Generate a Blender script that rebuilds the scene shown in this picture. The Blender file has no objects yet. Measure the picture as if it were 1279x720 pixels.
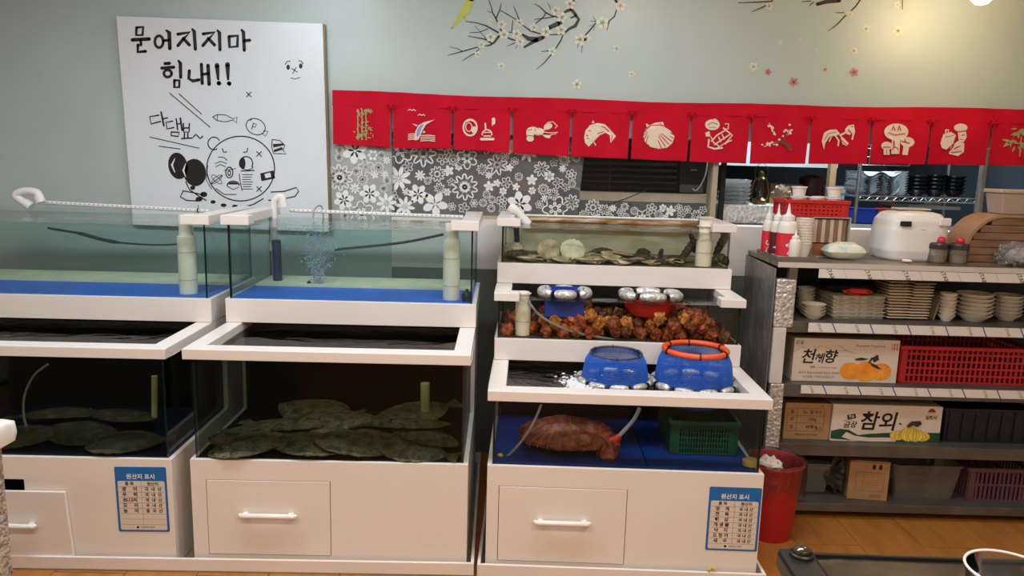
import bpy, bmesh, math, random
from mathutils import Vector, Matrix, noise
random.seed(7)
R = math.radians
scene = bpy.context.scene
col = scene.collection

# ------------------------------------------------------------------ camera
F_PX, PITCH, ROLL, EYE = 943.32, .1696, .0268, 1.6
cp, sp = math.cos(PITCH), math.sin(PITCH)
FWD = Vector((0, cp, -sp)); RGT = Vector((1, 0, 0)); UP = RGT.cross(FWD)
c_, s_ = math.cos(ROLL), math.sin(ROLL)
CR = RGT * c_ + UP * s_
CU = UP * c_ - RGT * s_
cam = bpy.data.cameras.new('camera')
cam.sensor_width = 36; cam.lens = F_PX / 1279 * 36; cam.clip_start = .02; cam.clip_end = 60
camo = bpy.data.objects.new('camera', cam); col.objects.link(camo)
m3 = Matrix((CR, CU, -FWD)).transposed()
camo.matrix_world = Matrix.Translation((0, 0, EYE)) @ m3.to_4x4()
scene.camera = camo

# ------------------------------------------------------------------ world, lights, exposure
scene.view_settings.view_transform = 'Standard'
scene.view_settings.look = 'None'
scene.view_settings.exposure = 0.15
scene.view_settings.gamma = 1.0
scene.view_settings.use_curve_mapping = False
scene.cycles.transparent_max_bounces = 40
scene.cycles.max_bounces = 10
wd = bpy.data.worlds.new('world'); scene.world = wd; wd.use_nodes = True
wd.node_tree.nodes['Background'].inputs[0].default_value = (.75, .8, .85, 1)
wd.node_tree.nodes['Background'].inputs[1].default_value = .15

def area(name, loc, size, power, color, size_y=None, rot=(0, 0, 0)):
    l = bpy.data.lights.new(name, 'AREA'); l.energy = power; l.color = color
    l.shape = 'RECTANGLE'; l.size = size; l.size_y = size_y or size
    o = bpy.data.objects.new(name, l); o.location = loc; o.rotation_euler = rot
    col.objects.link(o); return o
COOL, WARM, NEUT = (.78, .90, 1.0), (1.0, .72, .46), (1.0, .84, .68)
LAMPS = [  # ceiling panels of the dining room: x, y, size x, size y, power, colour
    (-1.3, 2.3, 1.2, .3, 24, COOL), (.5, 2.3, 1.2, .3, 21, COOL),
    (-1.2, .6, 1.2, .3, 24, NEUT), (1.2, .6, 1.2, .3, 30, NEUT),
    (0, -1.2, 1.2, .3, 34, WARM)]
CEIL = 2.75
for i, (x, y, sx, sy, pw, cl) in enumerate(LAMPS):
    area('ceiling_lamp_light', (x, y, CEIL - .075), sx, pw, cl, sy)
area('kitchen_lamp_light', (1.9, 4.5, 2.42), 1.2, 34, COOL, .3)

# ------------------------------------------------------------------ pixel helpers (photo frame 1279 x 720)
def ray(x, y): return FWD + CR * ((x - 639.5) / F_PX) - CU * ((y - 360) / F_PX)
def at(x, y, Y):
    d = ray(x, y); return Vector((0, 0, EYE)) + d * (Y / d.y)
def onz(x, y, Z):
    d = ray(x, y); return Vector((0, 0, EYE)) + d * ((Z - EYE) / d.z)

# ------------------------------------------------------------------ materials
MATS = {}
def node_mat(name):
    m = bpy.data.materials.new(name); m.use_nodes = True
    nt = m.node_tree
    return m, nt, nt.nodes, nt.links, nt.nodes['Principled BSDF']
def srgb(r, g, b):
    f = lambda c: (c / 255 / 12.92) if c / 255 <= .04045 else ((c / 255 + .055) / 1.055) ** 2.4
    return (f(r), f(g), f(b), 1)
def mat(name, rgb, rough=.5, metal=0, var=.06, scale=12, bump=0, bscale=60, spec=.5, trans=0, sub=0, coat=0):
    """principled material with a little procedural colour variation and relief"""
    if name in MATS: return MATS[name]
    m, nt, N, Lk, b = node_mat(name)
    c = srgb(*rgb)
    tc = N.new('ShaderNodeTexCoord')
    nz = N.new('ShaderNodeTexNoise'); nz.inputs['Scale'].default_value = scale; nz.inputs['Detail'].default_value = 4
    Lk.new(tc.outputs['Object'], nz.inputs['Vector'])
    rp = N.new('ShaderNodeValToRGB')
    rp.color_ramp.elements[0].position = .3; rp.color_ramp.elements[1].position = .7
    rp.color_ramp.elements[0].color = tuple(max(0, v * (1 - var)) for v in c[:3]) + (1,)
    rp.color_ramp.elements[1].color = tuple(min(1, v * (1 + var)) for v in c[:3]) + (1,)
    Lk.new(nz.outputs['Fac'], rp.inputs['Fac']); Lk.new(rp.outputs['Color'], b.inputs['Base Color'])
    b.inputs['Roughness'].default_value = rough; b.inputs['Metallic'].default_value = metal
    b.inputs['Specular IOR Level'].default_value = spec
    if coat: b.inputs['Coat Weight'].default_value = coat
    if sub:
        b.inputs['Subsurface Weight'].default_value = sub; b.inputs['Subsurface Radius'].default_value = (.02, .01, .008)
    if bump:
        n2 = N.new('ShaderNodeTexNoise'); n2.inputs['Scale'].default_value = bscale; n2.inputs['Detail'].default_value = 3
        Lk.new(tc.outputs['Object'], n2.inputs['Vector'])
        bp = N.new('ShaderNodeBump'); bp.inputs['Strength'].default_value = bump; bp.inputs['Distance'].default_value = .01
        Lk.new(n2.outputs['Fac'], bp.inputs['Height']); Lk.new(bp.outputs['Normal'], b.inputs['Normal'])
    MATS[name] = m; return m
def emit(name, rgb, strength):
    m, nt, N, Lk, b = node_mat(name)
    b.inputs['Base Color'].default_value = srgb(*rgb)
    b.inputs['Emission Color'].default_value = srgb(*rgb); b.inputs['Emission Strength'].default_value = strength
    MATS[name] = m; return m
def clear(name, tint, ior=1.45, rough=0., haze=0., hazecol=(1, 1, 1), bump=0, bscale=20, glossmul=1.0):
    """thin clear sheet: tinted transparency, fresnel reflection, optional milky haze"""
    m = bpy.data.materials.new(name); m.use_nodes = True
    nt = m.node_tree; N = nt.nodes; Lk = nt.links; N.clear()
    out = N.new('ShaderNodeOutputMaterial')
    tr = N.new('ShaderNodeBsdfTransparent'); tr.inputs[0].default_value = tuple(tint) + (1,)
    gl = N.new('ShaderNodeBsdfGlossy'); gl.inputs['Roughness'].default_value = rough
    fr = N.new('ShaderNodeFresnel'); fr.inputs['IOR'].default_value = ior
    mx = N.new('ShaderNodeMixShader')
    mu = N.new('ShaderNodeMath'); mu.operation = 'MULTIPLY'; mu.inputs[1].default_value = glossmul
    Lk.new(fr.outputs[0], mu.inputs[0]); Lk.new(mu.outputs[0], mx.inputs[0])
    base = tr
    if haze:
        df = N.new('ShaderNodeBsdfDiffuse'); df.inputs[0].default_value = tuple(hazecol) + (1,)
        tl = N.new('ShaderNodeBsdfTranslucent'); tl.inputs[0].default_value = tuple(hazecol) + (1,)
        md = N.new('ShaderNodeMixShader'); md.inputs[0].default_value = .5
        Lk.new(df.outputs[0], md.inputs[1]); Lk.new(tl.outputs[0], md.inputs[2])
        mh = N.new('ShaderNodeMixShader')
        if haze < 1:
            tc = N.new('ShaderNodeTexCoord'); nz = N.new('ShaderNodeTexNoise'); nz.inputs['Scale'].default_value = 6
            Lk.new(tc.outputs['Object'], nz.inputs['Vector'])
            mr = N.new('ShaderNodeMapRange'); mr.inputs[1].default_value = .25; mr.inputs[2].default_value = .75
            mr.inputs[3].default_value = haze * .6; mr.inputs[4].default_value = min(1, haze * 1.4)
            Lk.new(nz.outputs['Fac'], mr.inputs[0]); Lk.new(mr.outputs[0], mh.inputs[0])
        else: mh.inputs[0].default_value = haze
        Lk.new(tr.outputs[0], mh.inputs[1]); Lk.new(md.outputs[0], mh.inputs[2]); base = mh
    Lk.new(base.outputs[0], mx.inputs[1]); Lk.new(gl.outputs[0], mx.inputs[2])
    if bump:
        tc = N.new('ShaderNodeTexCoord'); n2 = N.new('ShaderNodeTexNoise')
        n2.inputs['Scale'].default_value = bscale; n2.inputs['Detail'].default_value = 3; n2.inputs['Distortion'].default_value = 1.2
        Lk.new(tc.outputs['Object'], n2.inputs['Vector'])
        bp = N.new('ShaderNodeBump'); bp.inputs['Strength'].default_value = bump; bp.inputs['Distance'].default_value = .02
        Lk.new(n2.outputs['Fac'], bp.inputs['Height'])
        Lk.new(bp.outputs['Normal'], gl.inputs['Normal']); Lk.new(bp.outputs['Normal'], fr.inputs['Normal'])
    Lk.new(mx.outputs[0], out.inputs['Surface'])
    MATS[name] = m; return m
def ramp_mat(name, cols, scale=20, rough=.6, bump=.3, bscale=60, kind='noise', metal=0, stretch=(1, 1, 1), spec=.5, dist=.01):
    """procedural pattern through a several-colour ramp"""
    m, nt, N, Lk, b = node_mat(name)
    tc = N.new('ShaderNodeTexCoord'); mp = N.new('ShaderNodeMapping'); mp.inputs['Scale'].default_value = stretch
    Lk.new(tc.outputs['Object'], mp.inputs['Vector'])
    if kind == 'voronoi': t = N.new('ShaderNodeTexVoronoi'); o = 'Distance'
    else: t = N.new('ShaderNodeTexNoise'); t.inputs['Detail'].default_value = 6; o = 'Fac'
    t.inputs['Scale'].default_value = scale; Lk.new(mp.outputs[0], t.inputs['Vector'])
    rp = N.new('ShaderNodeValToRGB'); el = rp.color_ramp.elements
    for i, (p, c) in enumerate(cols):
        e = el[i] if i < 2 else el.new(p)
        e.position = p; e.color = srgb(*c)
    Lk.new(t.outputs[o], rp.inputs['Fac']); Lk.new(rp.outputs['Color'], b.inputs['Base Color'])
    b.inputs['Roughness'].default_value = rough; b.inputs['Metallic'].default_value = metal
    b.inputs['Specular IOR Level'].default_value = spec
    if bump:
        n2 = N.new('ShaderNodeTexNoise'); n2.inputs['Scale'].default_value = bscale; n2.inputs['Detail'].default_value = 4
        Lk.new(mp.outputs[0], n2.inputs['Vector'])
        bp = N.new('ShaderNodeBump'); bp.inputs['Strength'].default_value = bump; bp.inputs['Distance'].default_value = dist
        Lk.new(n2.outputs['Fac'], bp.inputs['Height']); Lk.new(bp.outputs['Normal'], b.inputs['Normal'])
    MATS[name] = m; return m

white = mat('white_board_plastic', (226, 219, 214), .32, var=.02, scale=3)
white_gloss = mat('white_gloss_plastic', (228, 226, 222), .25, var=.02)
pvc = mat('white_pvc', (236, 228, 212), .3, var=.05, scale=25)
black_in = mat('black_tank_panel', (14, 17, 16), .35, var=.3)
blue_floor = mat('blue_tank_floor', (8, 104, 236), .4, var=.12, scale=5)
navy_floor = mat('navy_tank_floor', (18, 52, 122), .4, var=.2, scale=5)
glass = clear('tank_glass', (.965, .985, .975), 1.45, glossmul=.26)
glass_edge = mat('green_glass_edge', (22, 44, 40), .15, var=.2)
glass_edge_l = mat('pale_glass_edge', (120, 140, 128), .2, var=.2)
water_top = clear('water_surface', (.90, .95, .94), 1.33, .02, bump=.35, bscale=9)
water_side = clear('upper_water', (.87, .93, .915), 1.02, haze=.055, hazecol=(.52, .68, .68), glossmul=0)
water_side_y = clear('shell_water', (.98, .972, .92), 1.02, haze=.02, hazecol=(.6, .6, .45), glossmul=0)
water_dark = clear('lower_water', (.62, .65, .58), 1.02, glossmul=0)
water_mid = clear('amber_water', (.95, .93, .88), 1.02, glossmul=0)
water_blue = clear('blue_tank_water', (.90, .94, .95), 1.02, glossmul=0)
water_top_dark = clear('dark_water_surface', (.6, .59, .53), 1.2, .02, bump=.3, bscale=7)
water_top_foam = clear('rippled_water_surface', (.8, .82, .84), 1.45, .04, bump=.9, bscale=9)
black = mat('black_plastic', (22, 22, 24), .4, var=.2)
blackm = mat('black_matte', (16, 16, 17), .7, var=.2)
ink = mat('black_ink', (18, 18, 20), .5, var=.05)
steel = mat('stainless_steel', (150, 148, 142), .32, .85, var=.12, scale=6, bump=.03, bscale=40)
steel_dk = mat('dull_steel', (104, 100, 94), .45, .6, var=.2, scale=9, bump=.05)
chrome = mat('chrome_wire', (170, 172, 174), .22, .9, var=.05)
foil = ramp_mat('silver_foil', [(.3, (170, 170, 168)), (.7, (232, 232, 230))], 50, .3, .8, 70, metal=.6, dist=.012)
hose_clear = clear('clear_hose', (.80, .82, .80), 1.5, .15, haze=.45, hazecol=(.75, .78, .74))
cardboard = mat('brown_cardboard', (158, 122, 84), .8, var=.07, scale=18)
wood = ramp_mat('brown_wood', [(.3, (112, 82, 60)), (.7, (150, 116, 90))], 6, .6, .1, 40, stretch=(1, 8, 8))

# ------------------------------------------------------------------ mesh building
class MB:
    def __init__(s): s.v = []; s.f = []; s.mi = []
    def _add(s, vs, fs, mi=0):
        o = len(s.v); s.v += [tuple(v) for v in vs]
        s.f += [tuple(i + o for i in f) for f in fs]; s.mi += [mi] * len(fs); return s
    def box(s, x0, x1, y0, y1, z0, z1, mi=0):
        return s._add([(x0, y0, z0), (x1, y0, z0), (x1, y1, z0), (x0, y1, z0), (x0, y0, z1), (x1, y0, z1), (x1, y1, z1), (x0, y1, z1)],
                      [(0, 3, 2, 1), (4, 5, 6, 7), (0, 1, 5, 4), (1, 2, 6, 5), (2, 3, 7, 6), (3, 0, 4, 7)], mi)
    def frust(s, b, t, mi=0):
        """b, t = (x0,x1,y0,y1,z): box with different bottom and top rectangles"""
        return s._add([(b[0], b[2], b[4]), (b[1], b[2], b[4]), (b[1], b[3], b[4]), (b[0], b[3], b[4]), (t[0], t[2], t[4]), (t[1], t[2], t[4]), (t[1], t[3], t[4]), (t[0], t[3], t[4])],
                      [(0, 3, 2, 1), (4, 5, 6, 7), (0, 1, 5, 4), (1, 2, 6, 5), (2, 3, 7, 6), (3, 0, 4, 7)], mi)
    def tube(s, pts, r, n=8, mi=0, cap=True):
        pts = [Vector(p) for p in pts]; rs = r if isinstance(r, (list, tuple)) else [r] * len(pts)
        vs, fs = [], []; ref = None
        for i, p in enumerate(pts):
            t = (pts[min(i + 1, len(pts) - 1)] - pts[max(i - 1, 0)]).normalized()
            if ref is None: ref = Vector((0, 0, 1)) if abs(t.z) < .9 else Vector((1, 0, 0))
            a = t.cross(ref).normalized(); b = a.cross(t).normalized(); ref = b
            for k in range(n):
                an = 2 * math.pi * k / n; vs.append(p + (a * math.cos(an) + b * math.sin(an)) * rs[i])
        for i in range(len(pts) - 1):
            for k in range(n):
                k2 = (k + 1) % n; fs.append((i * n + k, (i + 1) * n + k, (i + 1) * n + k2, i * n + k2))
        if cap: fs.append(tuple(range(n))); fs.append(tuple((len(pts) - 1) * n + k for k in reversed(range(n))))
        return s._add(vs, fs, mi)
    def lathe(s, prof, n=24, c=(0, 0, 0), mi=0, sx=1, sy=1, cap=True):
        vs, fs = [], []; m = len(prof)
        for (r, z) in prof:
            for k in range(n):
                a = 2 * math.pi * k / n; vs.append((c[0] + r * math.cos(a) * sx, c[1] + r * math.sin(a) * sy, c[2] + z))
        for i in range(m - 1):
            for k in range(n):
                k2 = (k + 1) % n; fs.append((i * n + k, i * n + k2, (i + 1) * n + k2, (i + 1) * n + k))
        if cap:
            if prof[0][0] > 1e-4: fs.append(tuple(reversed(range(n))))
            if prof[-1][0] > 1e-4: fs.append(tuple((m - 1) * n + k for k in range(n)))
        return s._add(vs, fs, mi)
    def ring(s, c, rx, ry, r, n=32, m=8, a0=0, a1=360, mi=0):
        full = abs(a1 - a0) >= 360
        k = n if full else n + 1
        pts = [(c[0] + rx * math.cos(R(a0 + (a1 - a0) * i / n)), c[1] + ry * math.sin(R(a0 + (a1 - a0) * i / n)), c[2]) for i in range(k)]
        if full: pts.append(pts[0])
        return s.tube(pts, r, m, mi, cap=not full)
    def prism(s, poly, depth, frame, mi=0):
        """poly of (a,b); frame(a,b,d) -> 3d"""
        n = len(poly)
        vs = [frame(a, b, 0) for a, b in poly] + [frame(a, b, depth) for a, b in poly]
        fs = [tuple(range(n)), tuple(reversed(range(n, 2 * n)))] + [(i, i + n, (i + 1) % n + n, (i + 1) % n) for i in range(n)]
        return s._add(vs, fs, mi)
    def poly(s, pts, mi=0): return s._add(pts, [tuple(range(len(pts)))], mi)
    def blob(s, c, rad, amp=.15, freq=2., seed=0, nu=20, nv=12, fn=None, mi=0):
        vs, fs = [], []; sd = Vector((seed * 7.13, seed * 3.7, seed * 1.9))
        for j in range(nv + 1):
            th = math.pi * j / nv
            for i in range(nu):
                ph = 2 * math.pi * i / nu
                d = Vector((math.sin(th) * math.cos(ph), math.sin(th) * math.sin(ph), math.cos(th)))
                k = 1 + amp * noise.noise(d * freq + sd)
                if fn: k *= fn(d)
                vs.append((c[0] + d.x * rad[0] * k, c[1] + d.y * rad[1] * k, c[2] + d.z * rad[2] * k))
        for j in range(nv):
            for i in range(nu):
                i2 = (i + 1) % nu; fs.append((j * nu + i, (j + 1) * nu + i, (j + 1) * nu + i2, j * nu + i2))
        return s._add(vs, fs, mi)
    def grid(s, fn, nu, nv, mi=0):
        vs = [fn(i / nu, j / nv) for j in range(nv + 1) for i in range(nu + 1)]
        fs = [(j * (nu + 1) + i, j * (nu + 1) + i + 1, (j + 1) * (nu + 1) + i + 1, (j + 1) * (nu + 1) + i) for j in range(nv) for i in range(nu)]
        return s._add(vs, fs, mi)
    def mesh(s, name, mats, smooth=False, angle=None):
        me = bpy.data.meshes.new(name); me.from_pydata(s.v, [], s.f); me.validate()
        for m in (mats if isinstance(mats, (list, tuple)) else [mats]): me.materials.append(m)
        if len(s.mi) == len(me.polygons): me.polygons.foreach_set('material_index', s.mi)
        bm = bmesh.new(); bm.from_mesh(me); bmesh.ops.remove_doubles(bm, verts=bm.verts, dist=1e-6); bmesh.ops.recalc_face_normals(bm, faces=bm.faces)
        if smooth:
            for f in bm.faces: f.smooth = True
            lim = R(angle or 40)
            for e in bm.edges:
                if len(e.link_faces) == 2 and e.calc_face_angle(0) > lim: e.smooth = False
        bm.to_mesh(me); bm.free()
        return me
    def build(s, name, mats, parent=None, smooth=False, bevel=0, loc=None, rot=None, angle=None):
        o = bpy.data.objects.new(name, s.mesh(name, mats, smooth, angle)); col.objects.link(o)
        if parent: o.parent = parent
        if loc is not None: o.location = loc
        if rot is not None: o.rotation_euler = rot
        if bevel:
            b = o.modifiers.new('bevel', 'BEVEL'); b.width = bevel; b.segments = 2; b.limit_method = 'ANGLE'; b.angle_limit = R(40)
        return o
def tag(o, label, cat, group=None):
    o['label'] = label; o['category'] = cat
    if group: o['group'] = group
    return o
def thing(name, label, cat, loc=(0, 0, 0), rz=0, group=None):
    o = bpy.data.objects.new(name, None); col.objects.link(o); o.empty_display_size = .05
    o.location = loc; o.rotation_euler = (0, 0, rz); return tag(o, label, cat, group)
def struct(o): o['kind'] = 'structure'; return o
def dup(root, loc, rz=None, label=None, parent=None):
    r = root.copy(); col.objects.link(r); r.location = loc
    if rz is not None: r.rotation_euler = (r.rotation_euler[0], r.rotation_euler[1], rz)
    if label: r['label'] = label
    for ch in list(root.children):
        c = ch.copy(); col.objects.link(c); c.parent = r
        for g in list(ch.children):
            d = g.copy(); col.objects.link(d); d.parent = c
    return r
def hose(pts, n=40):
    """smooth Catmull-Rom path through points"""
    P = [Vector(p) for p in pts]; P = [P[0] * 2 - P[1]] + P + [P[-1] * 2 - P[-2]]
    out = []; seg = len(P) - 3; k = max(2, n // seg)
    for i in range(seg):
        a, b, c, d = P[i:i + 4]
        for j in range(k):
            t = j / k
            out.append(.5 * ((2 * b) + (c - a) * t + (2 * a - 5 * b + 4 * c - d) * t * t + (3 * b - a - 3 * c + d) * t ** 3))
    out.append(P[-2]); return out
def ribbon(mb, pts, w, frame, mi=0, closed=False, round_=True):
    """flat brush stroke; pts 2d, w width or list of widths, frame(a,b)->3d"""
    P = [Vector((p[0], p[1])) for p in pts]
    if closed: P.append(P[0])
    ws = w if isinstance(w, (list, tuple)) else [w] * len(P)
    if len(ws) < len(P): ws = list(ws) + [ws[-1]] * (len(P) - len(ws))
    L = []; Rr = []
    for i, p in enumerate(P):
        t = (P[min(i + 1, len(P) - 1)] - P[max(i - 1, 0)])
        t = t.normalized() if t.length > 1e-9 else Vector((1, 0)); n = Vector((-t.y, t.x)) * ws[i] / 2
        L.append(p + n); Rr.append(p - n)
    for i in range(len(P) - 1):
        mb.poly([frame(*L[i]), frame(*L[i + 1]), frame(*Rr[i + 1]), frame(*Rr[i])], mi)
    if round_ and not closed:
        for p, ww in ((P[0], ws[0]), (P[-1], ws[len(P) - 1])):
            mb.poly([frame(p.x + ww / 2 * math.cos(a * math.pi / 4), p.y + ww / 2 * math.sin(a * math.pi / 4)) for a in range(8)], mi)
def ell(cx, cy, rx, ry, n=20, a0=0, a1=360, rot=0):
    o = []
    for i in range(n + (0 if abs(a1 - a0) >= 360 else 1)):
        a = R(a0 + (a1 - a0) * i / n); x, y = rx * math.cos(a), ry * math.sin(a)
        o.append((cx + x * math.cos(R(rot)) - y * math.sin(R(rot)), cy + x * math.sin(R(rot)) + y * math.cos(R(rot))))
    return o
ORD = ['lowest', 'second', 'third', 'fourth', 'fifth', 'sixth', 'seventh', 'eighth', 'ninth', 'tenth', 'eleventh', 'twelfth', 'thirteenth']
def pile_label(base, k, n):
    if k == 0: return base + ', lowest of all'
    return base + (', topmost of all' if k == n - 1 else ', %s from bottom' % ORD[k])
TEXT_CACHE = {}
def text_mesh(body, size, bold=0, shear=0, align='CENTER'):
    k = (body, round(size, 5), bold, shear, align)
    if k in TEXT_CACHE: return TEXT_CACHE[k]
    cu = bpy.data.curves.new('lettering', 'FONT'); cu.body = body; cu.size = size; cu.offset = bold; cu.shear = shear
    cu.align_x = align; cu.align_y = 'CENTER'; cu.resolution_u = 3
    ob = bpy.data.objects.new('lettering', cu)
    me = bpy.data.meshes.new_from_object(ob); bpy.data.objects.remove(ob)
    TEXT_CACHE[k] = me; return me
def text(body, size, m, parent, loc, bold=0, shear=0, align='CENTER', spin=0, sx=1, name='lettering', yaw=0):
    """lettering standing upright, facing -y of the parent"""
    me = text_mesh(body, size, bold, shear, align)
    if me.materials and me.materials[0] != m: me = me.copy(); me.materials.clear()
    if not me.materials: me.materials.append(m)
    o = bpy.data.objects.new(name, me); col.objects.link(o); o.parent = parent
    o.location = loc; o.rotation_euler = (R(90), spin, yaw)
    o.scale = (sx, 1, 1); o['kind'] = 'stuff'; return o

# ================================================================== THE SETTING
YW = 3.95                                   # face of the wall behind the tanks
ZS, ZH = 1.283, 1.72                        # sill and head of the opening to the kitchen
XO, XP = -.638, 1.02                        # left edge of the glazed part, post between glazing and pass-through
XL, XR, YB = -3.4, 3.3, -2.6                # room limits

def wallpaper():
    m, nt, N, Lk, b = node_mat('pale_green_wallpaper')
    tc = N.new('ShaderNodeTexCoord')
    nz = N.new('ShaderNodeTexNoise'); nz.inputs['Scale'].default_value = 2.2; nz.inputs['Detail'].default_value = 5
    Lk.new(tc.outputs['Object'], nz.inputs['Vector'])
    rp = N.new('ShaderNodeValToRGB'); rp.color_ramp.elements[0].color = srgb(168, 184, 182); rp.color_ramp.elements[1].color = srgb(186, 199, 195)
    Lk.new(nz.outputs['Fac'], rp.inputs['Fac']); Lk.new(rp.outputs['Color'], b.inputs['Base Color'])
    b.inputs['Roughness'].default_value = .36
    hs = []
    for ax in ('X', 'Z'):
        w = N.new('ShaderNodeTexWave'); w.bands_direction = ax; w.inputs['Scale'].default_value = 90; w.inputs['Distortion'].default_value = 2.5
        w.inputs['Detail'].default_value = 2; Lk.new(tc.outputs['Object'], w.inputs['Vector']); hs.append(w)
    ad = N.new('ShaderNodeMath'); Lk.new(hs[0].outputs['Fac'], ad.inputs[0]); Lk.new(hs[1].outputs['Fac'], ad.inputs[1])
    bp = N.new('ShaderNodeBump'); bp.inputs['Strength'].default_value = .12; bp.inputs['Distance'].default_value = .004
    Lk.new(ad.outputs[0], bp.inputs['Height']); Lk.new(bp.outputs['Normal'], b.inputs['Normal'])
    return m
paper = wallpaper()
plaster = mat('white_plaster', (205, 202, 195), .7, var=.03)
greywall = ramp_mat('grey_wall_tile', [(.3, (92, 100, 96)), (.7, (120, 127, 121))], 5, .35, .05, 20)
kitchenwall = mat('kitchen_wall', (64, 72, 80), .6, var=.15, scale=4)

w = MB().box(XL, XO, YW, YW + .1, 0, CEIL).box(XO, XR, YW, YW + .1, ZH, CEIL)
wall_back = struct(w.build('wall_back', paper))
struct(MB().box(XO, XR, YW, YW + .1, 0, 1.022).build('wall_back_lower', greywall))
sillp = struct(MB().box(XO, XR, YW - .004, YW + .1, 1.022, ZS).build('trim_1', white))
struct(MB().box(XL - .1, XL, YB, YW + .1, 0, CEIL).build('wall_left', plaster))
struct(MB().box(XR, XR + .1, YB, YW + .1, 0, CEIL).build('wall_right', plaster))
struct(MB().box(XR, XR + .1, YW + .1, 6.9, 0, CEIL).build('wall_kitchen_end', kitchenwall))
struct(MB().box(XL - .1, XR + .1, YB - .1, YB, 0, CEIL).build('wall_rear', plaster))
struct(MB().box(XL - .1, XR + .1, YB - .1, 6.9, CEIL, CEIL + .1).build('ceiling', plaster))
struct(MB().box(XL - .1, XR + .1, 6.8, 6.9, 0, CEIL).build('wall_kitchen', kitchenwall))
struct(MB().box(XL - .1, XL, YW + .1, 6.9, 0, CEIL).build('wall_kitchen_side', kitchenwall))
# floor: base slab plus boards
floor = struct(MB().box(XL - .1, XR + .1, YB - .1, 6.9, -.12, -.012).build('floor', mat('dark_floor_joint', (40, 26, 16), .8)))
plankm = ramp_mat('orange_brown_floor_board', [(.25, (142, 90, 40)), (.5, (166, 108, 50)), (.8, (178, 118, 58))], 3.2, .42, .06, 30, stretch=(6, 1, 1))
pl = MB().box(-.1335, .1335, -.498, .498, -.012, 0).mesh('floor_board', plankm)
for i in range(25):
    for j in range(7):
        o = bpy.data.objects.new('floor_board', pl); col.objects.link(o); o.parent = floor
        o.location = (-3.2 + .27 * i, -1.9 + j * 1.0 + (.42 if i % 2 else .05), 0)
# ceiling lamps of the dining room
lampm = emit('lit_diffuser', (255, 250, 240), 3)
for i, (x, y, sx, sy, pw, cl) in enumerate(LAMPS):
    t = thing('ceiling_light', ['cool white ceiling panel above the flounder tanks', 'cool white ceiling panel above the net baskets', 'warm white ceiling panel above the stucco partition', 'warm white ceiling panel above the table stove', 'amber white ceiling panel at the rear of the room'][i], 'light', (x, y, CEIL - .06), 0, 'ceiling light panels')
    MB().box(-sx / 2 - .03, sx / 2 + .03, -sy / 2 - .03, sy / 2 + .03, .01, .06).build('housing', white, t)
    MB().box(-sx / 2, sx / 2, -sy / 2, sy / 2, 0, .01).build('diffuser', lampm, t)
t = thing('ceiling_light', 'long white kitchen light panel behind the pass-through', 'light', (1.9, 4.5, 2.44))
MB().box(-.63, .63, -.18, .18, .01, .31).build('housing', white, t)
MB().box(-.6, .6, -.15, .15, 0, .01).build('diffuser', lampm, t)

# pendant lamps in front of the wall
def pendant(loc, colr, power, label, r=.05):
    t = thing('pendant_lamp', label, 'lamp', loc)
    MB().lathe([(.001, -r), (r * .5, -r * .87), (r * .87, -r * .5), (r, 0), (r * .87, r * .5), (r * .5, r * .87), (.02, r)], 24).build('globe', emit('pendant_glow', (255, 244, 222), 9), t, True)
    MB().lathe([(.024, r * .93), (.026, r + .05), (.012, r + .07)], 16).build('socket', black, t, True)
    MB().tube([(0, 0, r + .06), (0, 0, CEIL - loc[2] - .01)], .003, 6).build('cord', black, t)
    MB().lathe([(.05, CEIL - loc[2] - .02), (.045, CEIL - loc[2])], 20).build('ceiling_rose', white, t, True)
    l = bpy.data.lights.new('pendant_light', 'POINT'); l.energy = power; l.color = colr; l.shadow_soft_size = r + .012
    o = bpy.data.objects.new('pendant_light', l); o.location = loc; col.objects.link(o)
p = at(1227, -8, 3.55)
pendant((p.x, 3.55, p.z), (1, .70, .36), 24, 'glowing warm globe pendant lamp above the noren end by the kitchen')
pendant((-.93, 3.5, 2.352), (.72, .88, 1), 9, 'glowing globe pendant lamp above the white cartoon board')
pendant((.55, 3.45, 2.5), (1, .92, .80), 6, 'glowing globe pendant lamp above the printed plum branch')

# ---------------- printed plum branches on the wallpaper
barkm = mat('printed_bark', (52, 36, 36), .5, var=.1); petalm = mat('printed_cream_petal', (214, 214, 198), .5, var=.05)
pinkm = mat('printed_pink_petal', (190, 130, 130), .5, var=.1); yolkm = mat('printed_yellow', (176, 182, 92), .5, var=.1); birdm = mat('printed_bird_green', (186, 192, 84), .5, var=.12)
def wallf(cx0, cy0, sc, off=.0015):
    return lambda a, b: (lambda q: (q.x, YW - off, q.z))(at(cx0 + a / sc, cy0 + b / sc, YW))
def flower2d(mb, cx, cy, r, fr, mi_p, mi_c, rot=0, n=5):
    for k in range(n):
        a = rot + 2 * math.pi * k / n
        px, py = cx + r * .55 * math.cos(a), cy + r * .55 * math.sin(a)
        mb.poly([fr(*q) for q in ell(px, py, r * .46, r * .36, 10, rot=math.degrees(a))], mi_p)
    mb.poly([fr(*q) for q in ell(cx, cy, r * .2, r * .2, 8)], mi_c)
fr = wallf(540, 0, 4.92)
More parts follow.
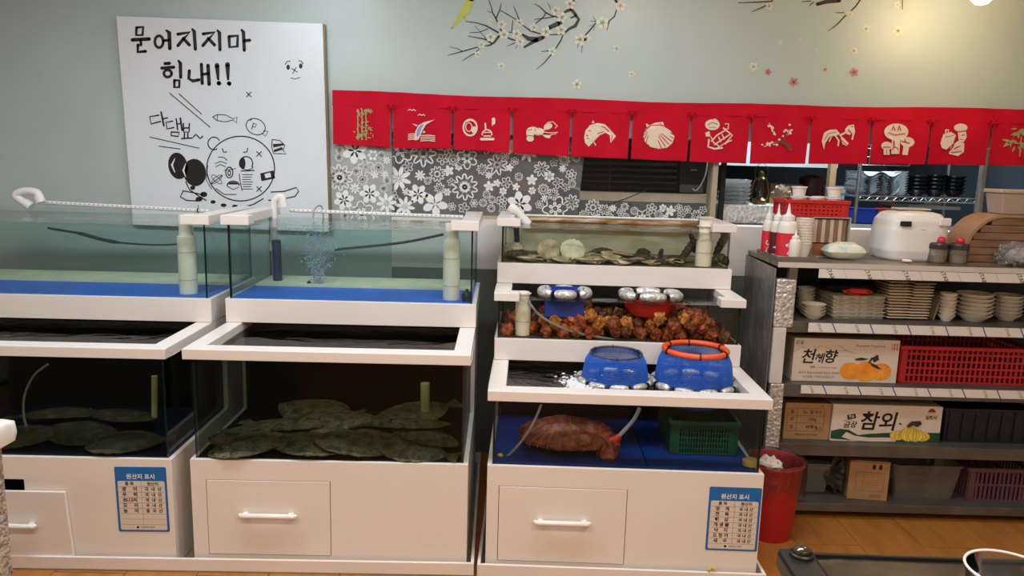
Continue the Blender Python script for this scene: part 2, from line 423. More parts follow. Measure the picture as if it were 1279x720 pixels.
STROKES = [  # crop coordinates, (points, widths)
    ([(205, 132), (270, 140), (330, 158), (405, 200)], [4, 6, 9, 11]), ([(230, 202), (290, 198), (340, 178)], [4, 5, 6]),
    ([(220, 222), (290, 235), (330, 243), (365, 268)], [4, 7, 9, 9]), ([(95, 340), (180, 318), (270, 292), (285, 290)], [3, 7, 7, 5]),
    ([(105, 288), (150, 298), (185, 315)], [3, 4, 5]), ([(182, 376), (230, 345), (265, 325), (290, 298)], [3, 6, 6, 4]), ([(322, 282), (350, 280), (380, 262), (408, 224)], [5, 9, 12, 14]),
    ([(345, 0), (362, 40), (370, 78), (390, 112), (402, 140)], [4, 5, 7, 9, 8]), ([(340, 70), (368, 78)], [3, 4]), ([(424, 22), (414, 62), (392, 112)], [3, 6, 8]), ([(414, 62), (460, 88), (524, 126)], [4, 6, 5]),
    ([(500, 40), (518, 80), (533, 122)], [3, 5, 6]), ([(494, 125), (488, 198)], [4, 6]), ([(468, 198), (494, 200)], [6, 6]), ([(418, 180), (425, 190)], [8, 8]), ([(262, 160), (290, 190), (330, 240)], [3, 3, 4]),
    ([(460, 230), (480, 240), (514, 250)], [10, 10, 8]), ([(460, 284), (505, 265)], [3, 6]), ([(510, 300), (530, 268)], [3, 4]),
    ([(556, 156), (604, 190), (662, 208)], [6, 10, 8]), ([(556, 214), (590, 238), (640, 245), (682, 230)], [14, 28, 34, 22]), ([(640, 245), (596, 272), (566, 290)], [26, 18, 12]),
    ([(716, 172), (784, 140)], [24, 32]), ([(628, 24), (660, 42), (695, 76), (735, 98), (775, 106)], [4, 6, 9, 9, 8]), ([(700, 78), (680, 108), (636, 144)], [6, 8, 6]), ([(628, 120), (690, 112), (745, 104)], [4, 6, 6]), ([(706, 14), (720, 36), (728, 62)], [2, 4, 3]),
    ([(806, 80), (830, 66), (852, 60)], [10, 20, 16]), ([(852, 55), (878, 88), (900, 120), (878, 160), (840, 178), (806, 210)], [18, 20, 18, 22, 16, 12]), ([(852, 110), (882, 96)], [10, 12]), ([(722, 214), (770, 212), (806, 208)], [6, 8, 8]),
    ([(868, 0), (876, 16), (866, 36)], [10, 10, 8]), ([(804, 212), (788, 252), (760, 296)], [8, 9, 8]), ([(672, 318), (716, 312)], [4, 6]), ([(732, 334), (690, 384), (640, 426)], [8, 7, 3]),
    ([(1126, 0), (1134, 18)], [16, 14]), ([(1132, 60), (1120, 100), (1086, 130), (1074, 188)], [8, 9, 9, 3]), ([(985, 100), (1006, 132), (1018, 140)], [2, 4, 5]), ([(974, 130), (1006, 134)], [3, 4]), ([(962, 160), (996, 150), (992, 186)], [3, 4, 3]), ([(1004, 142), (970, 184), (930, 228)], [7, 10, 9]), ([(925, 262), (916, 324)], [5, 3]), ([(898, 268), (892, 294)], [4, 3])]
mb = MB()
for pts, ws in STROKES: ribbon(mb, pts, ws, fr)
fr2 = wallf(900, 0, 3.375)
for pts, ws in [([(75, 12), (140, 10), (215, 6)], [3, 5, 6]), ([(132, 50), (175, 32), (196, 20), (222, 0)], [3, 5, 5, 4]), ([(342, 8), (380, 4)], [3, 4]), ([(374, 24), (392, 8)], [3, 4]), ([(408, 18), (450, 6), (500, 2)], [14, 18, 18]),
                ([(588, 0), (570, 26), (545, 50)], [6, 6, 5]), ([(485, 54), (520, 54)], [3, 4]), ([(526, 66), (490, 104), (452, 132)], [6, 5, 2]), ([(766, 0), (766, 40)], [4, 3])]: ribbon(mb, pts, ws, fr2)
o = mb.build('printed_branch', barkm, wall_back); o['kind'] = 'stuff'
for (cx, cy, r) in [(358, 132, 16), (425, 150, 28), (440, 212, 32), (358, 228, 30), (302, 274, 26), (278, 334, 22), (536, 140, 26), (518, 208, 32), (538, 256, 28), (622, 168, 26), (700, 196, 34), (796, 108, 34), (792, 184, 34), (758, 66, 30), (846, 26, 34), (1045, 140, 40), (908, 244, 38), (1156, 36, 34), (425, 406, 24), (735, 316, 26), (1132, 298, 26), (1225, 456, 22), (888, 520, 32), (950, 235, 24), (786, 452, 12)]:
    mb = MB(); flower2d(mb, cx, cy, r, wallf(540, 0, 4.92, .002), 0, 1, cx % 7); mb.build('printed_blossom', [petalm, yolkm], wall_back)['kind'] = 'stuff'
for (cx, cy, r, mm) in [(205, 26, 18, petalm), (138, 282, 20, petalm), (200, 304, 15, pinkm), (308, 346, 21, pinkm), (562, 305, 20, pinkm), (440, 293, 8, pinkm), (748, 130, 22, petalm), (612, 122, 18, petalm), (562, 214, 16, petalm), (250, 180, 10, petalm), (402, 216, 11, petalm), (332, 168, 9, petalm), (745, 20, 16, petalm), (545, 60, 14, petalm)]:
    mb = MB(); flower2d(mb, cx, cy, r, wallf(900, 0, 3.375, .002), 0, 1, cx % 5); mb.build('printed_blossom', [mm, yolkm if mm is petalm else mat('printed_dark_pink', (150, 70, 80), .5)], wall_back)['kind'] = 'stuff'
mb = MB(); ribbon(mb, [(240, -10), (225, 20), (205, 60), (180, 100), (150, 135), (118, 172)], [40, 52, 56, 40, 22, 9], wallf(540, 0, 4.92, .002)); ribbon(mb, [(190, 100), (205, 120), (212, 132)], [4, 4, 3], wallf(540, 0, 4.92, .002))
mb.build('printed_bird', birdm, wall_back)['kind'] = 'stuff'

# ---------------- glazing with flower film beside the pass-through
win = bpy.data.objects.new('window_1', None); col.objects.link(win); struct(win)
framem = mat('beige_window_frame', (176, 160, 138), .5, var=.08)
MB().box(XP, XP + .028, YW - .006, YW + .1, ZS, ZH).build('post', framem, win, bevel=.002)
MB().box(XO, XP, YW + .02, YW + .06, ZS, ZS + .018).build('bottom_rail', framem, win)
wpane = MB().box(XO, XP, YW + .03, YW + .036, ZS + .018, ZH).build('pane', clear('window_glass', (.96, .97, .97), 1.45, glossmul=.3), win)
filmm = clear('frosted_film', (.95, .95, .95), 1.3, .2, haze=.13, hazecol=(.82, .84, .84))
prm = mat('white_film_print', (232, 233, 231), .5, var=.03)
pa, pb = at(731, 197, YW), at(722, 272, YW)
MB().prism([(XO, ZS + .02), (pb.x, ZS + .02), (pa.x, ZH - .02), (XO, ZH - .02)], .001, lambda a, b, d: (a, YW + .028 + d, b)).build('film', filmm, win)
q0, q1 = at(416, 180, YW), at(490, 272, YW)
MB().box(q0.x, XO, YW - .003, YW - .0015, ZS - .02, 1.66).build('film', clear('white_film', (.95, .95, .95), 1.3, .2, haze=.45, hazecol=(.85, .86, .84)), wall_back)
def film_flower(mb, cx, cz, r, kind, y, rng):
    fr = lambda a, b: (a, y, b); n = rng.choice([5, 6, 8]) if kind != 2 else 10; rot = rng.random() * 6
    for k in range(n):
        a = rot + 2 * math.pi * k / n; ex = r * .52
        e = ell(cx + ex * math.cos(a), cz + ex * math.sin(a), r * .46, r * (.30 if n < 8 else .17), 9, rot=math.degrees(a))
        if kind == 1: mb.poly([fr(*q) for q in e])
        else: ribbon(mb, e, r * .085 + .0012, fr, closed=True)
    if kind == 0: ribbon(mb, ell(cx, cz, r * .13, r * .13, 7), r * .08, fr, closed=True)
    else: mb.poly([fr(*q) for q in ell(cx, cz, r * .12, r * .12, 7)])
rng = random.Random(3)
def film_print(x0, x1, z0, z1, count, y, name, parent, xmax=None):
    mb = MB(); pts = []
    for _ in range(count * 30):
        if len(pts) >= count: break
        x, z, r = rng.uniform(x0, x1), rng.uniform(z0, z1), rng.choice([.022, .03, .042, .056, .07])
        if xmax and x + r * .8 > xmax(z): continue
        if any((x - a) ** 2 + (z - b) ** 2 < (.78 * (r + c)) ** 2 for a, b, c in pts): continue
        pts.append((x, z, r)); film_flower(mb, x, z, r, rng.choice([0, 0, 1, 2]), y, rng)
    o = mb.build(name, prm, parent); o['kind'] = 'stuff'; return o
film_print(XO, .34, ZS + .05, ZH - .06, 74, YW + .0265, 'film_flower_print', win, lambda z: pb.x + (pa.x - pb.x) * (z - pb.z) / (pa.z - pb.z))
film_print(.36, XP - .03, ZS + .03, ZS + .085, 26, YW + .0265, 'film_flower_print', win)
film_print(q0.x + .03, XO - .02, ZS + .0, 1.62, 26, YW - .0035, 'film_flower_print', wall_back)

# ================================================================== TANK UNITS
def pane(mb_args, parent, edge=None):
    """a sheet of glass whose four narrow edges are dark green"""
    x0, x1, y0, y1, z0, z1 = mb_args
    m = MB().box(*mb_args)
    thin = min(range(3), key=lambda i: (x1 - x0, y1 - y0, z1 - z0)[i])
    #  face order in box: bottom, top, y0, x1, y1, x0
    big = {0: (3, 5), 1: (2, 4), 2: (0, 1)}[thin]
    m.mi = [0 if i in big else 1 for i in range(6)]
    return m.build('glass_pane', [glass, edge or glass_edge], parent)
def five_panes(u0, u1, v0, v1, z0, z1, parent, t=.008):
    pane((u0, u1, v0, v0 + t, z0, z1), parent)
    pane((u0, u0 + t, v0 + t, v1 - t, z0, z1), parent); pane((u1 - t, u1, v0 + t, v1 - t, z0, z1), parent)
    pane((u0, u1, v1 - t, v1, z0, z1), parent)
def water(u0, u1, v0, v1, z0, z1, parent, side, top):
    m = MB()
    m._add([(u0, v0, z0), (u1, v0, z0), (u1, v1, z0), (u0, v1, z0), (u0, v0, z1), (u1, v0, z1), (u1, v1, z1), (u0, v1, z1)],
           [(4, 5, 6, 7), (0, 1, 5, 4), (1, 2, 6, 5), (2, 3, 7, 6), (3, 0, 4, 7), (0, 3, 2, 1)])
    m.mi = [1, 0, 0, 0, 0, 0]
    return m.build('water', [side, top], parent)
class Unit: pass
def unit(x, y, t, W):
    u = Unit(); u.x, u.y, u.t, u.W = x, y, t, W
    u.M = Matrix.Translation((x, y, 0)) @ Matrix.Rotation(t, 4, 'Z'); u.Mi = u.M.inverted(); return u
def uv(un, px, py, v):
    """photo pixel -> (u, z) on the plane at depth v of a tank unit"""
    o = un.Mi @ Vector((0, 0, EYE)); d = un.Mi.to_3x3() @ ray(px, py); k = (v - o.y) / d.y; q = o + d * k; return q.x, q.z
def un_w(un, u, v, z): return un.M @ Vector((u, v, z))
UL = unit(-2.6981, 2.6703, .018, 1.43); UM = unit(-1.2023, 2.7047, .0168, 1.053); UR = unit(-.0755, 2.7171, -.0174, 1.0479)
TZ = .055

def cabinet_tank(un, label, zc, zr, vb, drawer, back, floor_m, wside, wtop, ztop, back_z=None, black_sides=True):
    """lower cabinet with its glass tank; drawer = photo pixels of the drawer front, or an open hole"""
    W = un.W; t = thing('fish_tank_cabinet', label, 'fish tank', (un.x, un.y, 0), un.t)
    u0, z1 = uv(un, drawer[0], drawer[1], 0); u1, z0 = uv(un, drawer[2], drawer[3], 0); z0 = max(z0, TZ + .004)
    d = .018
    m = MB().box(0, u0, 0, d, .008, zc).box(u1, W, 0, d, .008, zc).box(u0, u1, 0, d, z1, zc).box(u0, u1, 0, d, .008, z0)
    m.box(0, d, d, back, .008, zc).box(W - d, W, d, back, .008, zc).box(d, W - d, back - d, back, .008, zc).box(d, W - d, d, back - d, zc - .03, zc - .012)
    m.build('cabinet_body', white, t)
    t['d'] = (u0, u1, z0, z1)
    MB().box(d, W - d, .03, vb, zc - .011, zc + .002).build('tank_floor', floor_m, t)
    i = .018
    zg = zr - .03
    five_panes(i, W - i, .012, vb, zc - .002, zg, t)
    if black_sides:
        MB().box(i + .01, W - i - .01, vb - .016, vb - .009, zc, zg).build('back_panel', black_in, t)
    water(i + .009, W - i - .009, .021, vb - .017, zc + .003, ztop, t, wside, wtop)
    rw = .072; ov = .018; ob = .004
    m = MB().box(-ob, W + ob, -ov, rw - ov, zr - .039, zr).box(-ob, rw - .01, rw - ov, vb, zr - .039, zr).box(W - rw + .01, W + ob, rw - ov, vb, zr - .039, zr)
    m.build('rim', white, t, bevel=.002)
    # rear stand that carries the upper tank
    MB().box(0, W, vb + .005, back, zc + .001, back_z or zr).build('rear_stand', white, t)
    if not black_sides: pass
    del t['d']
    return t, (u0, u1, z0, z1)
def drawer_front(un, t, d, loose=False):
    u0, u1, z0, z1 = d; g = .0025
    o = MB().box(u0 + g, u1 - g, -.002, .016, z0 + g, z1 - g).build('drawer', white, t, bevel=.001)
    MB().box(u0 - .004, u1 + .004, .0185, .03, z0 - .004, z1 + .004).build('drawer_gap_shade', blackm, t)  # black slab added behind the front, painting the shade in its gaps
    return o
def handle(parent, u0, u1, z, y):
    r = .013
    m = MB().tube([(u0, y - .014, z), (u0 + .006, y - .022, z), (u1 - .006, y - .022, z), (u1, y - .014, z)], [.008, .0105, .0105, .008], 10)
    m.box(u0 + .012, u0 + .03, y - .02, y, z - .006, z + .006).box(u1 - .03, u1 - .012, y - .02, y, z - .006, z + .006)
    return m.build('handle', white_gloss, parent, True)

# drip trays
def tray(un_a, u0, un_b, u1, vb, label):
    a, b = un_w(un_a, u0, -.03, 0), un_w(un_b, u1, -.03, 0)
    L = (b - a).length; t = thing('drip_tray', label, 'tray', a, math.atan2(b.y - a.y, b.x - a.x))
    MB().box(0, L, 0, vb, 0, .006).build('tray_floor', mat('tray_floor_grey', (140, 124, 104), .5, var=.15), t)
    MB().box(0, L, 0, .012, .006, TZ).build('tray_front', white, t, bevel=.0015)
    MB().box(0, .012, .012, vb, .006, TZ).build('tray_side', white, t, bevel=.0015); MB().box(L - .012, L, .012, vb, .006, TZ).build('tray_side', white, t, bevel=.0015)
    MB().box(.012, L - .012, vb - .012, vb, .006, TZ).build('tray_back', white, t)
    return t
tray(UL, -.05, UM, UM.W + .03, 1.12, 'long low white drip tray under the two flounder tank cabinets')
tray(UR, -.03, UR, UR.W + .032, 1.18, 'low white drip tray under the cabinet with the blue net baskets')

# --- left unit (its drawer front has been taken off)
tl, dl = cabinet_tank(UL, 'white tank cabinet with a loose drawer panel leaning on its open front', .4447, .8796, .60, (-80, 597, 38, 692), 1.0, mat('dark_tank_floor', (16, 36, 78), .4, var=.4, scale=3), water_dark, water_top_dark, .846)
MB().box(dl[0] + .002, dl[1] - .002, .15, .16, .01, dl[3]).build('drawer_hole_shade', blackm, tl)  # black sheet stands in for the shade inside the open drawer hole
# --- middle unit
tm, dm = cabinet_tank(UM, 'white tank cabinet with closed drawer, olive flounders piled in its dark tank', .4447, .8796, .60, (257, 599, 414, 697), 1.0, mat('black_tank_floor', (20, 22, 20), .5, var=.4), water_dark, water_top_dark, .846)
d = drawer_front(UM, tm, dm)
ua, za = uv(UM, 301, 640, 0); ub, zb = uv(UM, 371, 644, 0); handle(d, ua, ub, (za + zb) / 2, -.002)
# --- right unit
tr, dr = cabinet_tank(UR, 'white tank cabinet with closed drawer, blue floor and two net baskets afloat', .4469, .7476, .60, (623, 607, 779, 706), 1.15, navy_floor, water_blue, water_top_foam, .716, black_sides=True)
d = drawer_front(UR, tr, dr)
ua, za = uv(UR, 668, 649, 0); ub, zb = uv(UR, 736, 653, 0); handle(d, ua, ub, (za + zb) / 2, -.002)
ua, _ = uv(UR, 805, 580, .1)
MB().box(ua, ua + .004, .03, .58, .4489, .4505).build('floor_seam', black_in, tr)

def loose_panel():
    """drawer front leaning against the open cabinet"""
    a, b = onz(-60, 690, .012), onz(93, 691, .012)
    t = thing('drawer_panel', 'loose white drawer panel leaning on the cabinet, its handle still on', 'drawer panel', un_w(UL, 0, -.001, 0), UL.t)
    u1, z1 = uv(UL, 82, 613, 0); u2, _ = uv(UL, 93, 688, -.012); h = z1 - .01
    th = math.atan2(.0, h)
    y0 = -.0165
    m = MB().prism([(u2 - .50, TZ * .2), (u2, TZ * .2), (u1 + .004, z1), (u1 - .48, z1)], .014, lambda a, b, d: (a, y0 + d, b))
    p = m.build('panel', white, t, bevel=.0015)
    ua, za = uv(UL, -12, 655, -.03); ub, zb = uv(UL, 45, 657, -.03); handle(p, ua, ub, zb, y0)
loose_panel()

def upper_tank(un, name, label, v0, v1, zb, zu, zru, floor_m, wside, ztop, uo=.006, ret=.105, retz=.04, side=.065, wtop=None, back_strip=True):
    W = un.W; t = thing('fish_tank', label, 'fish tank', (un.x, un.y, 0), un.t)
    MB().box(-uo, W + uo, v0, v0 + .02, zb + .0015, zu).box(-uo, -uo + .02, v0 + .02, v1, zb + .0015, zu).box(W + uo - .02, W + uo, v0 + .02, v1, zb + .0015, zu).box(-uo + .02, W + uo - .02, v1 - .02, v1, zb + .0015, zu).box(-uo + .02, W + uo - .02, v0 + .02, v1 - .02, zu - .03, zu - .012).build('base', white, t, bevel=.0015)
    i = .012
    MB().box(i, W - i, v0 + .021, v1 - .021, zu - .011, zu + .002).build('tank_floor', floor_m, t)
    zg = zru - .034
    five_panes(i, W - i, v0 + .008, v1 - .006, zu - .001, zg, t)
    if back_strip: MB().box(i + .01, W - i - .01, v1 - .27, v1 - .016, zu + .003, zu + .014).build('bottom_strip', mat('pale_strip', (206, 212, 182), .5, var=.1), t)  # pale box deepened to imitate refraction narrowing the blue floor
    water(i + .009, W - i - .009, v0 + .017, v1 - .015, zu + .0035, ztop, t, wside, wtop or water_top)
    for s in (0, 1):
        m = MB()
        if s == 0: m.box(-uo - .006, ret, v0 - .006, v0 + side, zru - retz, zru).box(-uo - .006, side, v0 + side, v1, zru - retz, zru)
        else: m.box(W - ret, W + uo + .006, v0 - .006, v0 + side, zru - retz, zru).box(W - side, W + uo + .006, v0 + side, v1, zru - retz, zru)
        m.build('rim_corner', white, t, bevel=.002)
    return t
upL = upper_tank(UL, '', 'clear upper tank with blue floor whose wall shows the cartoon board behind', .4349, 1.03, .8796, .982, 1.3355, blue_floor, water_side, 1.288)
upM = upper_tank(UM, '', 'clear upper tank with blue floor above the pile of flounders', .441, 1.03, .8796, .982, 1.337, blue_floor, water_side, 1.288)
shellfloor = ramp_mat('mossy_tank_floor', [(.3, (60, 54, 36)), (.7, (110, 102, 76))], 9, .7, .2)
upR2 = upper_tank(UR, '', 'shallow middle tank heaped with orange sea squirts', .4235, 1.0, .7476, .842, 1.041, mat('squirt_floor', (58, 40, 26), .6, var=.3), water_mid, 1.010, uo=0, retz=.035, ret=.10, wtop=water_top, back_strip=False)
upR3 = upper_tank(UR, '', 'shallow top tank of scallops and dark sea cucumbers', .6723, 1.16, 1.041, 1.134, 1.3355, shellfloor, water_side_y, 1.293, uo=.005, retz=.035, ret=.095, back_strip=False)

MB().box(.025, UR.W - .025, 1.135, 1.143, 1.139, 1.292).build('back_panel', ramp_mat('mottled_cream_panel', [(.3, (214, 204, 164)), (.5, (240, 232, 200)), (.7, (248, 242, 220))], 6, .6, .1), upR3)
# ================================================================== PIPES, HOSES AND WATER FITTINGS
def root_at(name, label, cat, loc, group=None): return thing(name, label, cat, loc, 0, group)
def standpipe(un, px0, px1, py_bot, v, ztop, zbot, zcol, label):
    """white overflow pipe: a wide sleeve below and a thinner pipe above"""
    ua, _ = uv(un, px0, py_bot, v); ub, _ = uv(un, px1, py_bot, v); r = (ub - ua) / 2
    t = root_at('overflow_pipe', label, 'pipe', un_w(un, (ua + ub) / 2, v, zbot))
    MB().lathe([(r, 0), (r, zcol - zbot), (r * .8, zcol - zbot + .001)], 24).build('sleeve', pvc, t, True)
    MB().lathe([(r * .78, zcol - zbot + .0015), (r * .78, ztop - zbot), (r * .6, ztop - zbot)], 24).build('riser', pvc, t, True)
    for k in range(2): MB().lathe([(r * 1.03, .06 + .12 * k), (r * 1.03, .064 + .12 * k)], 24).build('band', mat('pvc_darker_band', (190, 186, 172), .4), t, True)  # two slightly wider, darker rings on the sleeve
    return t
standpipe(UL, 225, 247, 368, .54, 1.325, .985, 1.235, 'white overflow pipe standing in the tank before the cartoon board')
standpipe(UM, 553, 574, 374, .54, 1.318, .985, 1.245, 'white overflow pipe standing beside the small black pump')
standpipe(UR, 643, 662, 412, .50, 1.035, .8455, .995, 'white overflow pipe standing among the orange sea squirts')
standpipe(UR, 868, 888, 330, .745, 1.345, 1.138, 1.25, 'white overflow pipe standing among the scallops')
def simple_pipe(name, pts, r, m, label, cat='pipe', group=None, n=12):
    P = [Vector(p) for p in pts]; o = MB().tube([p - P[0] for p in P], r, n).build(name, m, None, True, loc=P[0]); return tag(o, label, cat, group)
# elbow feed pipes over the tank rims
def uw(un, px, py, v): u, z = uv(un, px, py, v); return un_w(un, u, v, z)
def elbow(un, pix, v, r, label, tip=None, extra=None):
    t = root_at('feed_pipe', label, 'pipe', uw(un, *pix[0], v))
    base = uw(un, *pix[0], v)
    P = [uw(un, x, y, v) - base for x, y in pix]
    MB().tube(hose(P, 24), r, 14).build('bend', white_gloss, t, True)
    for k in (0, -1):
        a = P[k]; b = P[1] if k == 0 else P[-2]; d = (b - a).normalized()
        MB().tube([a - d * .004, a + d * .03], r * 1.18, 14).build('collar', white_gloss, t, True)
    if extra: extra(t, P)
    return t
elbow(UL, [(38, 258), (20, 245), (30, 239), (46, 241), (51, 252)], .95, .019, 'white bent feed pipe lying over the back of the tank before the cartoon board')
elbow(UM, [(342, 312), (342, 262), (344, 250), (352, 246), (354, 258)], .92, .017, 'white elbow feed pipe dipping into the tank with the bubble column')
elbow(UR, [(637, 258), (646, 264), (659, 280)], .95, .020, 'white slanted feed nozzle at the rim of the scallop tank')
# perforated spray bars along the back rims
holem = mat('dark_hole', (70, 66, 60), .7)
def spray(un, xa, ya, xb, yb, v, r, m, label, holes=True):
    a, b = uw(un, xa, ya, v), uw(un, xb, yb, v); t = root_at('spray_bar', label, 'pipe', a); d = b - a
    MB().tube([(0, 0, 0), d], r, 14).build('tube', m, t, True)
    if holes:
        n = int(d.length / .022); mb = MB(); dn = d.normalized(); c = Vector((0, -.94, .3)) * (r + .0004)
        for i in range(1, n):
            p = d * (i / n) + c; mb.poly([p + dn * (.003 * math.cos(k)) + Vector((0, .3, .94)) * (.003 * math.sin(k)) for k in [j * math.pi / 3 for j in range(6)]])
        mb.build('spray_holes', holem, t)['kind'] = 'stuff'
    for f in (.93,): MB().tube([d * f - d.normalized() * .003, d * f + d.normalized() * .003], r * 1.25, 12).build('cable_tie', black, t)
    MB().tube([d * f + Vector((0, -.0, r)), d * f + Vector((.002, 0, r + .018))], .0015, 6).build('tie_tail', black, t)
spray(UL, 55, 253, 262, 264, .985, .009, white_gloss, 'white perforated spray bar along the tank before the cartoon board')
spray(UM, 362, 263, 596, 272, .985, .009, white_gloss, 'white perforated spray bar along the tank with the bubble column')
rusty = ramp_mat('stained_pipe', [(.35, (92, 62, 30)), (.5, (150, 112, 66)), (.7, (205, 190, 165))], 9, .5, .2, 40, stretch=(1, 4, 6))
spray(UR, 655, 274, 889, 281, 1.08, .014, rusty, 'brown stained spray bar along the scallop tank', False)
simple_pipe('support_bar', [uw(UR, 655, 269, 1.12), uw(UR, 900, 276, 1.12)], .006, white_gloss, 'thin white bar behind the brown stained spray bar')
# hoses and cables in the upper tanks
dk = mat('dark_green_hose', (36, 46, 44), .5, var=.2)
simple_pipe('air_line', hose([uw(UL, 60, 285, .99), uw(UL, 100, 292, .99), uw(UL, 140, 302, .985), uw(UL, 190, 306, .985), uw(UL, 232, 305, .99)]), [.006] * 10 + [.009] * 12 + [.005] * 19, dk, 'dark weedy air line sagging along the tank before the cartoon board', 'hose', n=8)
simple_pipe('air_line', hose([uw(UM, 418, 312, .99), uw(UM, 470, 307, .985), uw(UM, 510, 302, .985), uw(UM, 554, 293, .99)]), .0065, dk, 'dark air line crossing the tank with the bubble column', 'hose', n=8)
simple_pipe('air_hose', hose([uw(UM, 391, 272, .9), uw(UM, 393, 262, .93), uw(UM, 399, 257, .96), uw(UM, 403, 262, .99), uw(UM, 404, 285, .985)]), .004, hose_clear, 'clear air hose looped over the rim above the bubble column', 'hose', n=8)
navyp = mat('navy_hose', (38, 52, 84), .4, var=.2)
simple_pipe('filter_tube', [uw(UM, 345, 300, .86), uw(UM, 347, 352, .86)], .022, navyp, 'dull blue filter tube hanging below the white elbow pipe', 'tube')
simple_pipe('filter_tube', [uw(UR, 645, 284, 1.1), uw(UR, 646, 316, 1.1)], .014, navyp, 'short navy tube upright in the scallop tank', 'tube')
# air bubbles: a rising column nobody could count
mb = MB(); rg = random.Random(5)
for k in range(1100):
    z = rg.uniform(.99, 1.285); w = .012 + .05 * (z - .985) / .3
    u, _ = uv(UM, 397, 330, .8); rr = rg.uniform(.002, .005)
    c = (u + rg.gauss(0, w), .8 + rg.gauss(0, w * .7), z)
    mb._add([(c[0] + rr, c[1], c[2]), (c[0] - rr, c[1], c[2]), (c[0], c[1] + rr, c[2]), (c[0], c[1] - rr, c[2]), (c[0], c[1], c[2] + rr), (c[0], c[1], c[2] - rr)],
            [(0, 2, 4), (2, 1, 4), (1, 3, 4), (3, 0, 4), (2, 0, 5), (1, 2, 5), (3, 1, 5), (0, 3, 5)])
bub = mb.build('air_bubbles', clear('bubble', (.92, .96, 1), 1.3, .1, haze=.55, hazecol=(.74, .84, .94)), None, loc=(UM.x, UM.y, 0), rot=(0, 0, UM.t))
bub['kind'] = 'stuff'; tag(bub, 'column of air bubbles rising in the upper tank', 'bubbles')
def pump(un, px, py, v, z, s, label):
    u, _ = uv(un, px, py, v); t = root_at('pump', label, 'pump', un_w(un, u, v, z))
    MB().lathe([(s * .9, 0), (s, .01), (s, s * 1.4), (s * .7, s * 1.9), (.004, s * 2.0)], 18).build('housing', black, t, True)
    MB().tube([(0, 0, s * 1.9), (0, 0, s * 2.4)], s * .3, 10).build('outlet', black, t, True)
pump(UM, 583, 372, .50, .9855, .022, 'small black pump in the corner beside the overflow pipe')
pump(UM, 386, 362, .8, .9855, .010, 'small dark air stone under the bubble column')
# hoses in the lower tanks
yel = mat('yellow_sponge', (205, 180, 60), .8, var=.15, bump=.3)
def air_hose(un, pix, v, r, m, label, end=None):
    P = hose([uw(un, x, y, vv) for x, y, vv in pix], 48); t = root_at('air_hose', label, 'hose', P[0])
    MB().tube([p - P[0] for p in P], r, 8).build('tubing', m, t, True)
    if end:
        for (x, y, vv, rr) in end: MB().blob(uw(un, x, y, vv) - P[0], (rr, rr, rr * .9), .12, 3, 1).build('air_stone', yel, t, True)
    return t
air_hose(UL, [(60, 455, .2), (42, 470, .2), (30, 498, .2), (32, 530, .2), (46, 547, .2), (66, 549, .2)], .2, .0045, hose_clear, 'clear air hose with yellow stones curling down through the dark tank', [(68, 548, .2, .013), (125, 534, .25, .012)])
simple_pipe('air_bar', [uw(UL, 74, 547, .205), uw(UL, 122, 535, .25)], .010, dk, 'dark bar between two yellow air stones', 'air stone')
air_hose(UR, [(676, 506, .10), (668, 525, .10), (654, 548, .10), (636, 568, .10), (627, 571, .10)], .1, .005, hose_clear, 'clear air hose running to a yellow stone beside the brown catch', [(625, 570, .1, .013)])
air_hose(UR, [(660, 377, .47), (672, 392, .46), (690, 404, .46), (720, 416, .46), (770, 425, .47)], .47, .0055, hose_clear, 'pale hose drooping across the sea squirt tank')
air_hose(UR, [(799, 510, .12), (792, 524, .12), (778, 540, .12), (770, 548, .12)], .12, .008, clear('braided_hose', (.7, .72, .72), 1.4, .3, haze=.55, hazecol=(.75, .75, .75)), 'clear braided hose ending in the red nozzle')
simple_pipe('hose_nozzle', [uw(UR, 774, 545, .118), uw(UR, 768, 550, .118), uw(UR, 760, 551, .118)], [.013, .017, .013], mat('red_plastic', (196, 40, 34), .35, var=.1), 'red hose nozzle resting on the brown catch', 'nozzle')
dimp = mat('dim_yellow_pipe', (176, 168, 120), .5, var=.2, bump=.2)
simple_pipe('dim_pipe', [uw(UM, 531, 479, .42), uw(UM, 531, 520, .42)], .020, dimp, 'yellowed pipe standing in the dark tank above the flounders')
simple_pipe('dim_pipe', [uw(UL, 193, 470, .30), uw(UL, 193, 522, .30)], .012, dimp, 'thin yellowed pipe standing in the dark tank by the notice')
# sponge stopper and metal strip in the right tank
u, z = uv(UR, 936, 588, .08)
tag(MB().lathe([(.026, 0), (.03, .004), (.03, .022), (.024, .027), (.001, .028)], 20).build('sponge_stopper', mat('tan_sponge', (188, 160, 92), .8, var=.15, bump=.4), None, True, loc=un_w(UR, u, .08, .4492)), 'round tan sponge stopper by the metal strip on the blue floor', 'stopper')
ua, _ = uv(UR, 922, 553, .40); ub, _ = uv(UR, 948, 586, .1)
tag(MB().tube([un_w(UR, ua, .42, .4515), un_w(UR, ub - .02, .10, .4515)], .004, 6).build('metal_strip', chrome), 'thin metal strip lying on the blue floor behind the sponge stopper', 'strip')

